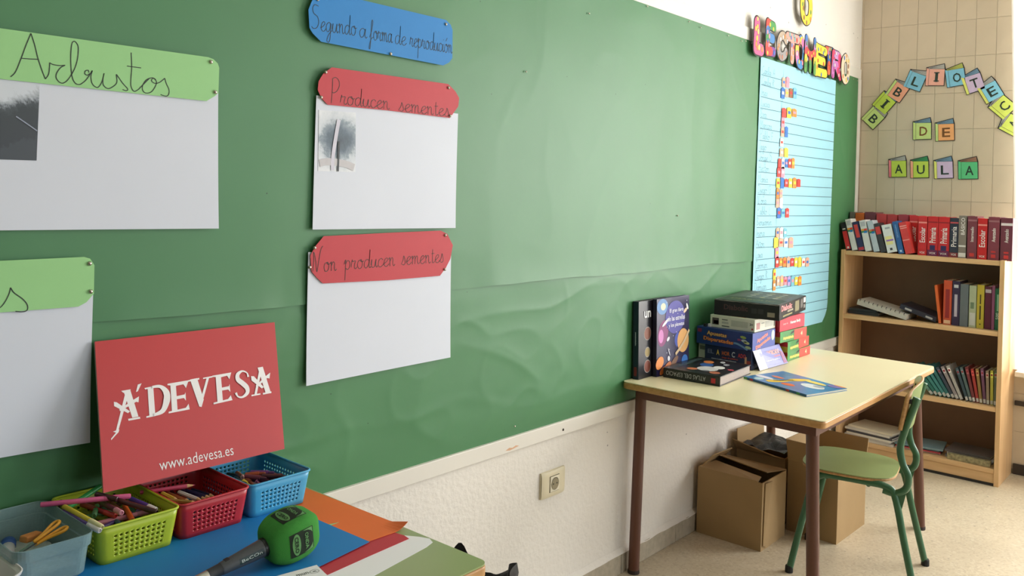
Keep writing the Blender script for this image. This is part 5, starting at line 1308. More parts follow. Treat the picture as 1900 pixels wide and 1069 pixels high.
# orange sheet with lifted corner
def og(u, v):
    x = .95 + (1.192-.95)*u + .008*v*u; y = -.125 - (.345)*v + .012*(1-u)*v
    lift = .013*max(0, (u-.86)/.14)**2*max(0, (v-.86)/.14)
    return (x, y, Z0+.0022 + lift + .0004*noise.noise(Vector((u*3, v*3, 0))))
tag(centred('card_sheet', MB().grid(og, 30, 30), m_orange, solid=.0005), 'orange card sheet with a curled corner at the table end', 'paper')
table_sheet('small light green paper tip beside the blue sheet', [(1.045,-.330),(1.118,-.352),(1.05,-.352)], Z0+.0032, m_ltgreen)
table_sheet('large blue card sheet under the pen baskets and microphone', [(1.099,-.471),(1.092,-.135),(.10,-.135),(.08,-.57),(.955,-.492)], Z0+.0040, m_bluec)
wp_ = table_sheet('printed white page at the bottom edge by the microphone', [(.965,-.484),(.955,-.522),(.93,-.640),(.74,-.600),(.785,-.452)], Z0+.0052, mat('white_printer_paper', (232, 234, 236), .6))
lettering('mun', wp_, Vector((.925, -.497, Z0+.0060))-wp_.location, (.97,-.2,0), (.2,.97,0), .022, .008, m_ink, 0)
lettering('<', wp_, Vector((.946, -.503, Z0+.0060))-wp_.location, (.97,-.2,0), (.2,.97,0), .007, .006, m_ink, .02)
rg = MB(); ribbon(rg, [Vector((.946+.0085*math.cos(a), -.503+.007*math.sin(a), Z0+.0060))-wp_.location for a in [i*math.pi/10 for i in range(21)]], .0008, (0,0,1)); put('printed_ring', rg.mesh('ring', recalc=False), m_ink, wp_)
ZS = Z0 + .0047                                  # top of the blue sheet

# ---- perforated baskets ----------------------------------------------------
def basket(label, cx_, cy_, w, d, h, col, rz=0.0, taper=.008):
    root = thing('pen_basket', label, 'basket', (cx_, cy_, ZS), (0, 0, rz), 'perforated plastic pen baskets')
    m = mat('plastic_%d_%d_%d' % col, col, .35, var=.02)
    def per(s_, k):                              # rounded rectangle perimeter, s in 0..1; k = height fraction
        hw_, hd = w/2 - taper*(1-k), d/2 - taper*(1-k); r = .013
        segs = [('l', (-hw_+r, -hd), (hw_-r, -hd)), ('c', (hw_-r, -hd+r), -90), ('l', (hw_, -hd+r), (hw_, hd-r)), ('c', (hw_-r, hd-r), 0), ('l', (hw_-r, hd), (-hw_+r, hd)), ('c', (-hw_+r, hd-r), 90), ('l', (-hw_, hd-r), (-hw_, -hd+r)), ('c', (-hw_+r, -hd+r), 180)]
        return segs, r
    nl = [int(round((w-.05)/.0086)), 3, int(round((d-.05)/.0086)), 3, int(round((w-.05)/.0086)), 3, int(round((d-.05)/.0086)), 3]
    def pt(seg, f, z):
        segs, r = per(0, z/h); s_ = segs[seg]
        if s_[0] == 'l':
            a, b = s_[1], s_[2]; return Vector((a[0]+(b[0]-a[0])*f, a[1]+(b[1]-a[1])*f, z))
        an = math.radians(s_[2]+90*f); return Vector((s_[1][0]+r*math.cos(an), s_[1][1]+r*math.sin(an), z))
    rows_ = 5; zb, ztp = .010, h-.016; rh = (ztp-zb)/rows_
    mb = MB()
    for sg in range(8):
        n = nl[sg]
        for i in range(n):
            f0, f1 = i/n, (i+1)/n
            for z0_, z1_ in ((.0, zb), (ztp, h)): mb.quad(pt(sg, f0, z0_), pt(sg, f1, z0_), pt(sg, f1, z1_), pt(sg, f0, z1_))
            for j in range(rows_):
                z0_ = zb+rh*j; z1_ = z0_+rh
                hole = sg % 2 == 0 and 0 < i < n-1
                if not hole: mb.quad(pt(sg, f0, z0_), pt(sg, f1, z0_), pt(sg, f1, z1_), pt(sg, f0, z1_)); continue
                out = [(0,0),(.5,0),(1,0),(1,.5),(1,1),(.5,1),(0,1),(0,.5)]
                O = [pt(sg, f0+(f1-f0)*a, z0_+rh*b) for a, b in out]
                I = [pt(sg, f0+(f1-f0)*(.5+.29*math.cos(math.radians(-135+45*k))), z0_+rh*(.5+.26*math.sin(math.radians(-135+45*k)))) for k in range(8)]
                for k in range(8): mb.quad(O[k], O[(k+1) % 8], I[(k+1) % 8], I[k])
    o_ = put('perforated_wall', mb.mesh('perforated_wall', weld=.00002), m, root, smooth=True, solid=.0014); autosmooth(o_, 50)
    bt_ = MB().poly([pt(sg, i/nl[sg], .0012) for sg in range(8) for i in range(nl[sg])]); put('bottom', bt_, m, root)
    rim = [pt(sg, i/4, h) for sg in range(8) for i in range(4)]
    put('rim', MB().tube(rim, .0024, 8, closed=True), m, root, smooth=True)
    return root
BH = .069
YEL, REDB, BLUB = (176, 196, 48), (186, 42, 52), (72, 168, 212)
basket('lime yellow perforated basket full of felt pens', .765, -.124, .151, .208, BH, YEL, .0)
basket('red perforated basket of coloured pencils under the sign', .918, -.124, .150, .200, BH, REDB, .0)
basket('sky blue perforated basket of crayons right of the red one', 1.070, -.122, .150, .200, BH, BLUB, .0)

# ---- pens and pencils --------------------------------------------------------
def stick(kind, label, a, b, col, tip=(240,240,236), r=.0048, group=None):
    a = Vector(a); b = Vector(b); d = b-a; L = d.length; name = {'pen': 'felt_pen', 'pencil': 'coloured_pencil', 'crayon': 'wax_crayon'}[kind]
    root = thing(name, label, {'pen': 'felt pen', 'pencil': 'pencil', 'crayon': 'crayon'}[kind], a, group=group)
    root.rotation_mode = 'QUATERNION'; root.rotation_quaternion = Vector((0,0,1)).rotation_difference(d)
    m = flat(col, .35)
    if kind == 'pen':
        o = put('barrel', MB().lathe([(r*.9, 0), (r, .002), (r, L*.74), (r*.9, L*.745)], 12), m, root, smooth=True); autosmooth(o)
        o = put('cap', MB().lathe([(r*1.04, L*.70), (r*1.08, L*.72), (r*1.0, L*.985), (r*.7, L), (r*.66, L), (r*.60, L*.97)], 12), flat(tip, .35), root, smooth=True); autosmooth(o)
        put('end_plug', MB().lathe([(r*.55, -.0006), (r*.55, .001)], 10), m_black, root)
    elif kind == 'pencil':
        o = put('barrel', MB().lathe([(r*.98, 0), (r, .001), (r, L-.016)], 6), m, root)
        put('wood_point', MB().lathe([(r*.97, L-.0159), (r*.35, L-.0045)], 10), mat('pencil_wood', (214, 172, 122), .7), root)
        put('lead', MB().lathe([(r*.34, L-.0045), (0, L)], 8), m, root)
    else:
        o = put('barrel', MB().lathe([(r, 0), (r, L-.014)], 10), m, root, smooth=True); autosmooth(o)
        put('point', MB().lathe([(r*.7, L-.0139), (r*.55, L-.003), (r*.3, L)], 10), flat(tuple(int(c*.85) for c in col), .35), root)
    return root
k4 = lambda x, y: (60+x/6.786, 880+y/6.786)
def seg(c, p, q, z0_, z1_): return Hz(*c(*p), ZS+z0_), Hz(*c(*q), ZS+z1_)
def pens(kind, group, items, c, r=.0048):
    for lab, p, q_, za, zb, col, tip in items:
        a, b = seg(c, p, q_, za, zb); stick(kind, lab, a, b, col, tip, r, group)
pens('pen', 'felt pens in the lime basket', [
 ('long pink felt pen lying across the lime basket', (105,385), (1240,275), .078, .081, (206,92,140), (206,92,140)),
 ('dark maroon felt pen slanting over the pink one', (800,250), (1075,320), .085, .080, (66,28,36), (66,28,36)),
 ('brown felt pen pointing to the front right corner of the lime basket', (1085,330), (1570,480), .076, .068, (74,38,36), (60,32,32)),
 ('yellow felt pen with white end at the left front', (400,410), (880,672), .074, .077, (206,190,56), (228,224,170)),
 ('purple felt pen with white cap at the left front', (395,470), (850,715), .068, .073, (84,56,130), (226,224,226)),
 ('violet felt pen with white tip near the right back corner', (1235,310), (1560,450), .066, .060, (80,60,150), (228,226,226)),
 ('bright green felt pen at the back of the lime basket', (450,420), (860,150), .066, .082, (60,170,90), (50,150,80)),
 ('green felt pen standing with open end in the middle', (815,400), (775,525), .050, .072, (50,110,66), (44,96,58)),
 ('red felt pen below the pink one', (620,380), (1050,530), .060, .058, (150,48,48), (190,60,54)),
 ('maroon felt pen with white and pink cap towards the viewer', (880,360), (1125,490), .066, .074, (96,40,60), (216,150,170)),
 ('orange felt pen in the right of the lime basket', (1160,400), (1260,580), .060, .052, (210,100,40), (214,96,36)),
 ('second orange felt pen low in the lime basket', (1110,540), (1235,590), .046, .040, (196,84,40), (206,90,44)),
 ('olive felt pen low at the front of the lime basket', (640,480), (1080,630), .046, .044, (130,136,60), (120,126,58)),
 ('brown felt pen low at the front of the lime basket', (720,540), (1000,670), .040, .036, (104,78,48), (96,72,44)),
 ('dark green felt pen at the right of the lime basket', (1230,430), (1330,560), .050, .042, (40,86,56), (44,92,60)),
 ('grey felt pen standing up at the left of the lime basket', (360,480), (360,350), .042, .078, (96,90,84), (40,40,46)),
 ('mustard felt pen deep at the left of the lime basket', (240,430), (620,560), .040, .040, (140,120,56), (140,120,56)),
 ('dark red felt pen deep in the lime basket', (560,330), (900,440), .044, .044, (110,40,44), (110,40,44))], k4)
k5 = lambda x, y: (250+x/6.129, 860+y/6.129)
pens('pencil', 'coloured pencils in the red basket', [
 ('pink pencil with dark point lying high in the red basket', (60,330), (690,245), .062, .066, (206,80,116), None),
 ('yellow pencil crossing over in the red basket', (310,340), (520,440), .058, .050, (196,170,56), None),
 ('yellow and black pencil lying across the front of the red basket', (230,405), (740,455), .058, .055, (150,128,56), None),
 ('orange pencil in the red basket', (380,345), (650,445), .050, .044, (168,92,52), None),
 ('brown orange pencil beside the orange one', (330,360), (600,455), .046, .042, (150,76,44), None),
 ('white pencil in the red basket', (500,325), (780,432), .054, .048, (206,204,204), None),
 ('dark violet pencil in the red basket', (590,310), (880,400), .046, .042, (48,40,84), None),
 ('navy pencil in the red basket', (650,300), (920,385), .040, .038, (34,34,64), None),
 ('indigo pencil beside the white one', (540,310), (830,415), .042, .040, (60,44,92), None)], k5, .0040)
pens('crayon', 'crayons in the blue basket', [
 ('dark maroon crayon reaching to the right in the blue basket', (1450,145), (1725,148), .058, .060, (74,34,44), None),
 ('wine crayon in the middle of the blue basket', (1250,150), (1500,170), .058, .058, (110,44,62), None),
 ('dark wine crayon below the wine one', (1330,185), (1600,200), .050, .050, (92,36,56), None),
 ('orange crayon at the back of the blue basket', (1260,130), (1490,110), .054, .058, (176,84,52), None),
 ('violet crayon at the back of the blue basket', (1320,105), (1590,105), .056, .058, (110,60,130), None),
 ('dark green crayon at the left of the blue basket', (1060,190), (1270,225), .058, .056, (38,62,46), None),
 ('pink tipped crayon standing in the blue basket', (1240,205), (1225,135), .040, .066, (206,150,146), None),
 ('yellow crayon at the front of the blue basket', (1230,205), (1320,262), .054, .048, (206,186,64), None),
 ('mauve crayon at the front of the blue basket', (1380,205), (1440,250), .052, .046, (150,84,120), None),
 ('rust crayon slanting in the blue basket', (1160,110), (1350,240), .056, .050, (130,70,50), None),
 ('flesh coloured crayon at the left of the blue basket', (960,175), (1040,140), .056, .062, (190,140,116), None),
 ('black green crayon deep in the blue basket', (1050,130), (1230,150), .046, .046, (30,40,40), None)], k5, .0050)

def fill(kind, label, group, cx_, cols, n, r, Lr, zr, seed):
    rn = random.Random(seed); nms = list(cols); cols = [cols[k] for k in nms]
    for i in range(len(cols)):
        L_ = rn.uniform(*Lr); a = rn.uniform(-.5, .5) + math.pi/2*(i % 2 == 0)*.8
        x = cx_ + rn.uniform(-.03, .03); y = -.124 + rn.uniform(-.035, .045); z = ZS + rn.uniform(*zr)
        dx, dy = math.cos(a)*L_/2, math.sin(a)*L_/2
        dx = max(-.058, min(.058, dx)); x = max(cx_-.062+abs(dx), min(cx_+.062-abs(dx), x)); dy = max(-.08, min(.08, dy)); y = max(-.214+abs(dy), min(-.034-abs(dy), y))
        stick(kind, label % nms[i].replace('_', ' '), (x-dx, y-dy, z), (x+dx, y+dy, z+rn.uniform(-.004, .004)), cols[i % len(cols)], tuple(int(c*.8) for c in cols[i % len(cols)]), r, group)
fill('pen', '%s felt pen buried lower in the heap of the lime basket', 'buried felt pens in the lime basket', .765, dict(crimson=(120,40,50), leaf_green=(60,110,60), amber=(190,90,40), plum=(70,50,110), ochre=(150,130,50), umber=(90,60,44), scarlet=(170,60,60), slate_blue=(50,60,90), teal=(40,100,100), pale_pink=(190,120,140)), 0, .0046, (.11,.13), (.030,.052), 5)
fill('pencil', '%s coloured pencil buried lower in the red basket', 'buried pencils in the red basket', .918, dict(plum=(50,40,80), rust=(150,80,44), blue_black=(40,40,60), ochre=(170,140,60), wine=(110,40,50), bottle_green=(36,70,56), black=(24,24,26), sky_blue=(70,120,160)), 0, .0038, (.13,.15), (.022,.042), 8)
fill('crayon', '%s crayon buried lower in the blue basket', 'buried crayons in the blue basket', 1.070, dict(crimson=(110,44,60), olive=(60,70,60), amber=(160,80,50), plum=(90,50,100), navy=(40,60,90), ochre=(150,120,60), black=(26,26,30), brick=(140,60,50), grey=(110,108,104), teal=(40,90,90)), 0, .0048, (.08,.10), (.024,.050), 11)

# ---- frosted container with scissors ---------------------------------------
m_frost = mat_seethrough('frosted_plastic', (150, 182, 186), .46, .28)
ct = thing('plastic_tub', 'frosted clear plastic tub holding yellow scissors beside the lime basket', 'container', (.6125, -.135, ZS), (0, 0, .0))
def tub(w, d, h, t, r=.022, flare=.006):
    def ring(z, k):
        hw_, hd = w/2-flare*(1-z/h)+k, d/2-flare*(1-z/h)+k; pts = []
        for cx_, cy_, a0 in ((hw_-r, hd-r, 0), (-hw_+r, hd-r, 90), (-hw_+r, -hd+r, 180), (hw_-r, -hd+r, 270)):
            for k_ in range(7):
                a = math.radians(a0+15*k_); pts.append((cx_+r*math.cos(a), cy_+r*math.sin(a), z))
        return pts
    return ring
rg_ = tub(.125, .215, .074, .002)
mb = MB(); prev = None
for z, k in ((.001, -.004), (.006, 0), (.052, 0), (.053, .003), (.0735, .003), (.074, .0015)):
    cur = rg_(z, k); n = len(mb.v); mb.v += cur; m_ = len(cur)
    if prev is not None:
        for i in range(m_): mb.f.append((prev+i, prev+(i+1) % m_, n+(i+1) % m_, n+i))
    else: mb.f.append(tuple(range(m_)))
    prev = n
put('tub_wall', mb, m_frost, ct, smooth=False, solid=.0016)
c6b = lambda x, y: (x/7.174, 920+y/7.174)
m_scy = mat('yellow_scissor_plastic', (232, 166, 44), .35, var=.03)
def scissors(label, loc, rz, s_=1.0, m=None, rx=0.0, ry=0.0):
    r = thing('scissors', label, 'scissors', loc, (rx, ry, rz))
    for sg in (-1, 1):
        lp = spline([(.006, 0, 0), (.030, sg*.006, 0), (.060, sg*.020, 0), (.072, sg*.016, 0), (.066, sg*.006, 0), (.038, sg*.002, 0)], 5, closed=True)
        put('handle', MB().tube([p*s_+Vector((0,0,.003*sg)) for p in lp], .0036*s_, 8, closed=True), m or m_scy, r, smooth=True)
        put('blade', MB().slab([(.01*s_, sg*.004, .0015*sg), (-.055*s_, sg*.001, .0015*sg), (-.055*s_, -sg*.001, .0015*sg), (.006*s_, -sg*.004, .0015*sg)], (0,0,.0012)), mat('blade_steel', (190,190,190), .25, 1.0), r)
    return r
pS = Hz(*c6b(420, 660), ZS+.046); pS.x = max(pS.x, .600)
scissors('yellow handled scissors on top in the frosted tub', pS, .12, .80, ry=-.35)
scissors('second yellow scissors deeper in the frosted tub', (.605, -.175, ZS+.012), 1.3, .85)
er = put('eraser', MB().box(-.018, .018, -.009, .009, 0, .012), mat('tan_eraser', (190, 124, 60), .6), bevel=.003); er.location = Hz(*c6b(410, 595), ZS+.042); er.rotation_euler = (0, .1, .4)
tag(er, 'tan block eraser beside the scissors in the frosted tub', 'eraser')
gl = thing('glue_stick', 'blue capped glue stick lying at the bottom of the frosted tub', 'glue stick', (.580, -.120, ZS+.016), (0, math.radians(90), 1.2))
put('barrel', MB().lathe([(.012, 0), (.012, .055)], 14), flat((214,214,216)), gl, smooth=True); put('cap', MB().lathe([(.0128, .055), (.0128, .08), (.011, .082)], 14), flat((44,84,150)), gl, smooth=True)
pz = mat('tub_paper_contents', (170, 180, 170), .8, var=.2, scale=30)
bx_ = put('paper_scraps', MB().grid(lambda u, v: (.6125+(u-.5)*.09, -.135+(v-.5)*.17, ZS+.018+.008*noise.noise(Vector((u*5, v*5, 2)))), 12, 12), pz, smooth=True, solid=.002); tag(bx_, 'crumpled grey paper under the scissors in the frosted tub', 'paper')
# white tray at the frame's lower left corner
wt = thing('plastic_tray', 'white plastic tray at the lower left corner holding a black object', 'container', (.470, -.205, ZS), (0, 0, .0))
rg_ = tub(.16, .15, .052, .002, .03, .014); mb = MB(); prev = None
for z, k in ((.001, -.004), (.006, 0), (.048, 0), (.050, .004), (.055, .004)):
    cur = rg_(z, k); n = len(mb.v); mb.v += cur; m_ = len(cur)
    if prev is not None:
        for i in range(m_): mb.f.append((prev+i, prev+(i+1) % m_, n+(i+1) % m_, n+i))
    else: mb.f.append(tuple(range(m_)))
    prev = n
put('tray_wall', mb, mat('white_plastic', (226, 224, 224), .35), wt, solid=.002)
bk_ = put('hole_punch', MB().box(-.03, .03, -.014, .014, 0, .018).box(-.022, .03, -.012, .012, .020, .034).box(.006, .026, -.010, .010, .018, .020), mat('black_plastic', (26, 24, 26), .35), bevel=.003); bk_.location = (.470, -.225, ZS+.010); bk_.rotation_euler = (0, 0, .5)
tag(bk_, 'black hole punch lying in the white tray', 'hole punch')

# ================================================================== A'DEVESA SIGN leaning on baskets and board
pTL = W(176, 634, -.024); pTR = W(509, 597, -.024); pBL = W(192, 915, -.115); pBR = W(528, 833, -.115)
zbm = (pBL.z+pBR.z)/2
O = (pBL+pBR)/2; up_ = ((pTL+pTR)/2 - O); ux_ = (pBR-pBL).normalized(); ux_ = Vector((1, 0, 0)); up_.x = 0
HS = up_.length; up_.normalize(); nS = ux_.cross(up_); nS = -nS if nS.y > 0 else nS
sign = thing('leaning_sign', "red board sign reading A'DEVESA leaning on the pen baskets", 'sign', O)
wS = ((pBR-pBL).length + (pTR-pTL).length)/4
def SL(px, py): return Pl(px, py, O, nS) - O     # on the sign's front, local
corners = [SL(192, 915), SL(528, 833), SL(524, 828)*0+SL(509.5, 598), SL(176, 634)]
m_sign = mat('red_sign_face', (186, 44, 46), .42, var=.02, scale=4)
put('panel', MB().slab([p - nS*.0006 for p in corners], -nS*.0045), mat('sign_core', (150, 138, 116), .8), sign)
put('printed_face', MB().slab([p - nS*.0005 for p in corners], nS*.0005), m_sign, sign)
m_white = mat('white_sign_print', (238, 236, 236), .5, var=.01)
polys = [
 [(520,603),(549,598),(584,712),(558,717)],[(540,722),(590,713),(592,721),(542,730)],[(511,604),(551,597),(549,606),(520,612)],
 [(526,622),(538,632),(500,768),(489,771)],[(476,776),(503,766),(500,778),(469,812),(468,806),(489,780)],
 [(480,650),(492,652),(548,690),(540,698),(481,668)],[(506,690),(503,682),(568,638),(586,627),(584,652),(574,650)],
 [(573,609),(581,577),(597,572),(581,606)],
 [(622,590),(646,585),(655,708),(630,713)],[(609,592),(650,583),(650,590),(612,598)],[(617,718),(617,711),(658,702),(656,710)],
 [(718,577),(741,572),(749,690),(725,694)],[(706,580),(706,574),(790,560),(795,560),(784,592),(773,576),(741,583)],[(736,628),(778,619),(782,610),(784,645),(775,634),(737,641)],[(711,699),(711,692),(746,684),(784,675),(795,658),(800,682)],
 [(801,556),(831,550),(859,640),(850,672),(840,670)],[(848,672),(842,655),(871,549),(882,547)],[(790,566),(790,560),(840,549),(840,556)],[(856,554),(856,549),(896,541),(896,547)],
 [(909,540),(931,536),(940,650),(917,655)],[(895,545),(895,540),(970,527),(975,526),(967,555),(957,540),(930,547)],[(926,592),(965,584),(968,575),(971,609),(962,598),(927,604)],[(900,661),(900,654),(936,645),(962,638),(973,622),(980,643)],
 [(1086,506),(1108,502),(1142,612),(1121,616)],[(1092,520),(1101,528),(1082,620),(1072,622)],[(1060,627),(1060,621),(1098,614),(1098,620)],[(1108,620),(1108,613),(1144,606),(1144,613)],
 [(1058,542),(1070,542),(1112,588),(1104,594),(1060,560)],[(1082,590),(1078,582),(1122,540),(1139,527),(1136,552),(1126,550)],
]
lm_ = MB()
for i_, p in enumerate(polys): lm_.poly([SL(*c4(*q_)) + nS*(.0004+.00003*i_) for q_ in p])
def rib(path, ws):
    pts = spline([SL(*c4(*q_)) + nS*.0016 for q_ in path], 6); n = len(pts)
    wv = []
    for i in range(n):
        f = i/(n-1)*(len(ws)-1); j = min(int(f), len(ws)-2); wv.append((ws[j]*(1-(f-j))+ws[j+1]*(f-j)))
    ribbon(lm_, pts, wv, nS)
sc_ = (SL(*c4(1158,308))-SL(*c4(400,395))).length/763.0
rib([(640,588),(675,586),(700,610),(702,645),(685,688),(648,706)], [8*sc_,12*sc_,24*sc_,26*sc_,18*sc_,8*sc_])
rib([(1046,545),(1040,528),(1020,521),(1002,535),(1003,556),(1022,572),(1040,590),(1042,612),(1022,630),(1003,628),(994,612)], [10*sc_,5*sc_,7*sc_,16*sc_,20*sc_,21*sc_,21*sc_,16*sc_,8*sc_,6*sc_,11*sc_])
put('lettering', lm_.mesh('lettering', recalc=False), m_white, sign)
wa, wb = SL(*c4(672, 918)), SL(*c4(984, 852))
xd = (wb-wa).normalized(); yd = nS.cross(xd); yd = yd if yd.z > 0 else -yd
lettering('www.adevesa.es', sign, (wa+wb)/2 + nS*.0005, xd, yd, (wb-wa).length, .0215, m_white, -.003)

# ================================================================== MICROPHONE
mc_foam = Hz(536, 992, ZS+.043); mc_end = Hz(398, 1062, ZS+.018)
ax = (mc_foam-mc_end).normalized()
mic = thing('microphone', 'reporter microphone with green foam cube lying on the blue sheet', 'microphone', mc_foam)
mic.rotation_mode = 'QUATERNION'
side = Vector((0,0,1)).cross(ax).normalized(); upv = ax.cross(side)
Rm = Matrix((( ax.x, side.x, upv.x), (ax.y, side.y, upv.y), (ax.z, side.z, upv.z)))
mic.rotation_quaternion = Rm.to_quaternion()     # local x along the handle towards the foam, y to its right, z up
FL, FR = .044, .0405
TW = math.radians(4)
def foam_r(t):                                   # half width along the axis, t in -1..1
    return FR*(1 - .26*abs(t)**2.6)
def foam_pt(t, a, off=0.0):
    r = foam_r(t) + off; n = 5.0
    c, s_ = math.cos(a), math.sin(a); k = (abs(c)**n+abs(s_)**n)**(-1/n)
    y, z = r*k*c, r*k*s_
    return Vector((FL*t, y*math.cos(TW)-z*math.sin(TW), y*math.sin(TW)+z*math.cos(TW)))
mb = MB(); nt_, na = 24, 64
for i in range(nt_+1):
    t = -1+2*i/nt_
    for k in range(na): mb.v.append(tuple(foam_pt(t, 2*math.pi*k/na)))
for i in range(nt_):
    for k in range(na): mb.f.append((i*na+k, i*na+(k+1) % na, (i+1)*na+(k+1) % na, (i+1)*na+k))
e0 = len(mb.v)
for (t, sgn) in ((-1, -1), (1, 1)):
    for f, dx in ((.86, .004), (.6, .006), (.34, .0065)):
        for k in range(na): p = foam_pt(t, 2*math.pi*k/na); mb.v.append((p.x+sgn*dx, p.y*f, p.z*f))
def ringf(a, b):
    for k in range(na): mb.f.append((a+k, a+(k+1) % na, b+(k+1) % na, b+k))
ringf(0, e0); ringf(e0, e0+na); ringf(e0+na, e0+2*na); mb.f.append(tuple(range(e0+2*na, e0+3*na)))
b0 = nt_*na; e1 = e0+3*na
ringf(b0, e1); ringf(e1, e1+na); ringf(e1+na, e1+2*na); mb.f.append(tuple(range(e1+2*na, e1+3*na)))
m_foam = mat('green_foam', (58, 140, 52), .95, var=.06, scale=60, bump=.25, bscale=900)
foam = put('foam_windscreen', mb, m_foam, mic, smooth=True)
# station badge on each side face, following the foam
m_badge = mat('black_badge_print', (26, 42, 26), .9)
m_badgeg = mat('badge_green', (96, 150, 90), .9)
def face_map(face, a, b, off):                   # a along the axis, b across, both in -1..1
    base = {'right': 0.0, 'top': math.pi/2, 'left': math.pi, 'low': -math.pi/2}[face]
    return foam_pt(a, base + math.atan(b), off)
def badge(face):
    S_ = .56; off = .0006
    g = MB()
    def fm(u, v): return face_map(face, S_*(2*u-1)+.05, S_*(2*v-1), off)
    g.grid(fm, 12, 12); bo = put('badge', g, m_badge, foam, smooth=True)
    def lens(cu, hu, hv, o_, m_, col=None):
        L_ = MB(); n = 28
        ring = [face_map(face, cu+hu*math.cos(2*math.pi*k/n)*abs(math.cos(2*math.pi*k/n))**.0, hv*math.sin(2*math.pi*k/n), o_) for k in range(n)]
        c_ = face_map(face, cu, 0, o_); base_ = len(L_.v); L_.v += [tuple(c_)]+[tuple(p) for p in ring]
        for k in range(n): L_.f.append((base_, base_+1+k, base_+1+(k+1) % n))
        put('badge_print', L_, m_, bo, smooth=True)
    lens(-.22, .19, .50, .0010, m_badgeg)
    # pale corners round the right hand oval
    L_ = MB()
    for vs_ in (-1, 1):
        L_.poly([face_map(face, .10, vs_*.52, .0010), face_map(face, .32, vs_*.53, .0010), face_map(face, .56, vs_*.53, .0010), face_map(face, .57, vs_*.25, .0010), face_map(face, .50, vs_*.36, .0010), face_map(face, .36, vs_*.46, .0010), face_map(face, .2, vs_*.49, .0010)])
    put('badge_print', L_, m_badgeg, bo)
    sgn = {'right': 1, 'top': 1, 'left': 1, 'low': 1}[face]
    for word, cu, mm_, hgt in (('CERO', -.22, m_badge, .17), ('ONDA', .26, m_badgeg, .17)):
        me_, tw, th = text_mesh(word, .02); me2 = me_.copy(); me2.materials.clear()
        for v in me2.vertices:
            bb = (v.co.x/tw)*.74; aa = (v.co.y/th)*hgt
            # letters read across the axis
            v.co = face_map(face, cu + aa, bb*sgn, .0016)
        put('lettering', me2, mm_, bo)
for f in ('right', 'top', 'left'): badge(f)   # the badge repeats on every side but the one it lies on
m_grip = mat('grey_mic_body', (84, 88, 92), .45, metal=.3, var=.04)
def xl(prof, n=20):
    me_ = MB().lathe([(r, z) for r, z in prof], n).mesh('lathe'); me_.transform(Matrix.Rotation(math.radians(90), 4, 'Y')); return me_   # z -> x
Lh = (mc_foam-mc_end).length
o = put('collar', xl([(.0165, -FL-.012), (.017, -FL-.004), (.0165, -FL+.002)]), mat('black_collar', (20, 20, 22), .3), mic, smooth=True); autosmooth(o)
o = put('handle', xl([(.0105, -Lh+.012), (.0112, -Lh+.014), (.0160, -FL-.0125), (.0150, -FL-.0121)]), m_grip, mic, smooth=True); autosmooth(o)
hd = o
o = put('connector_sleeve', xl([(.0098, -Lh-.012), (.0102, -Lh+.0105), (.0108, -Lh+.0119)]), mat('dark_sleeve', (52, 56, 60), .5), mic, smooth=True); autosmooth(o)
o = put('connector', xl([(.0090, -Lh-.050), (.0094, -Lh-.047), (.0094, -Lh-.0125)]), mat('nickel_connector', (196, 194, 186), .3, 1.0), mic, smooth=True); autosmooth(o)
put('slot', MB().box(-Lh+.02, -Lh+.028, -.0045, .0045, .0108, .0124), m_black, hd)
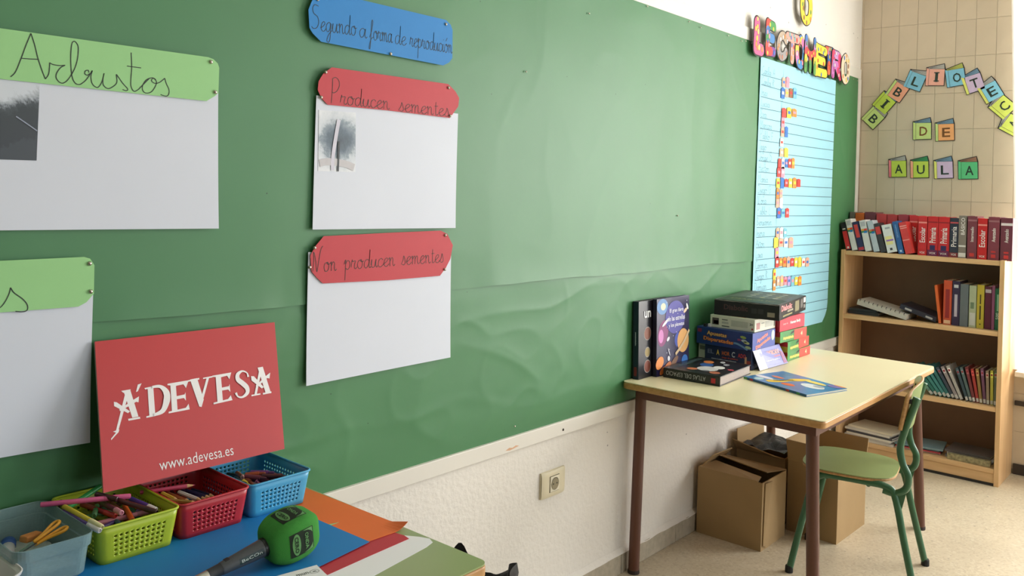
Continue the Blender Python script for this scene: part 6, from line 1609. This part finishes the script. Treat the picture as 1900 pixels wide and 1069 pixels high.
# maker's strip along the handle side
dirn = Vector((0, -math.cos(math.radians(8)), math.sin(math.radians(8))))
xc0, xc1 = -FL-.016, -FL-.062
def hp(x, dv, e): 
    f = (x-(-Lh+.014))/((-FL-.0125)-(-Lh+.014)); r = .0112 + (.0160-.0112)*f
    tang = Vector((0, dirn.z, -dirn.y)); return Vector((x, 0, 0)) + dirn*(r*math.cos(dv/r)+e) + tang*(r*math.sin(dv/r))
st_ = MB().grid(lambda u, v: hp(xc0+(xc1-xc0)*u, -.005+.010*v, .0004), 8, 6); sto = put('maker_strip', st_, mat('dark_teal_strip', (28, 52, 54), .4), hd, smooth=True)
me_, tw, th = text_mesh('BeCOn', .0); me2 = me_.copy(); me2.materials.clear()
for v in me2.vertices: v.co = hp((xc0+xc1)/2 + (v.co.x/tw)*.038, (v.co.y/th)*.0052, .0008)
put('lettering', me2, flat((206, 220, 216)), sto)
cabp = spline([mc_foam + ax*(-Lh-.048) , mc_foam + ax*(-Lh-.085) + Vector((0,0,-.004)), Vector((.66, mc_end.y-.05, ZS+.005)), Vector((.55, mc_end.y-.11, ZS+.005)), Vector((.42, -.50, ZS+.005))], 8)
cb_ = put('microphone_cable', MB().tube(cabp, .0032, 8), mat('black_cable', (22,22,22), .5), smooth=True); tag(cb_, 'black cable running from the microphone connector', 'cable')

# ================================================================== WASTE BIN with black bag
pr = Hz(968, 1050, .495)
bn = thing('waste_bin', 'bin lined with a black plastic bag at the foreground table corner', 'bin', (pr.x-.10, pr.y+.135, 0))
put('bin_body', MB().lathe([(.105, 0), (.110, .004), (.135, .36), (.1375, .36), (.112, .006)], 28), mat('grey_bin_plastic', (70, 72, 74), .5), bn, smooth=True)
def bag(u, v):
    a = 2*math.pi*u; r = .139 + .012*v + .012*noise.noise(Vector((math.cos(a)*3, math.sin(a)*3, v*4)))*(.4+v) + .006*noise.noise(Vector((math.cos(a)*9, math.sin(a)*9, v*9)))
    z = .28 + .13*v + (.012*noise.noise(Vector((math.cos(a)*2.1, math.sin(a)*2.1, 5))) + .070*max(0, math.cos(a-.66))**40 + .088*max(0, math.cos(a+.98))**4)*v
    return (r*math.cos(a), r*math.sin(a), z)
put('bag_skirt', MB().grid(bag, 120, 10), m_void, bn, smooth=True)
def bagin(u, v):
    a = 2*math.pi*u; p = Vector(bag(u, 1)); q_ = Vector((.10*math.cos(a), .10*math.sin(a), .12))
    r = p*(1-v)+q_*v; k = 1 + .05*noise.noise(Vector((math.cos(a)*5, math.sin(a)*5, v*6)))*min(1, v*6); return (r.x*k, r.y*k, r.z)
put('bag_lining', MB().grid(bagin, 120, 10), m_void, bn, smooth=True)
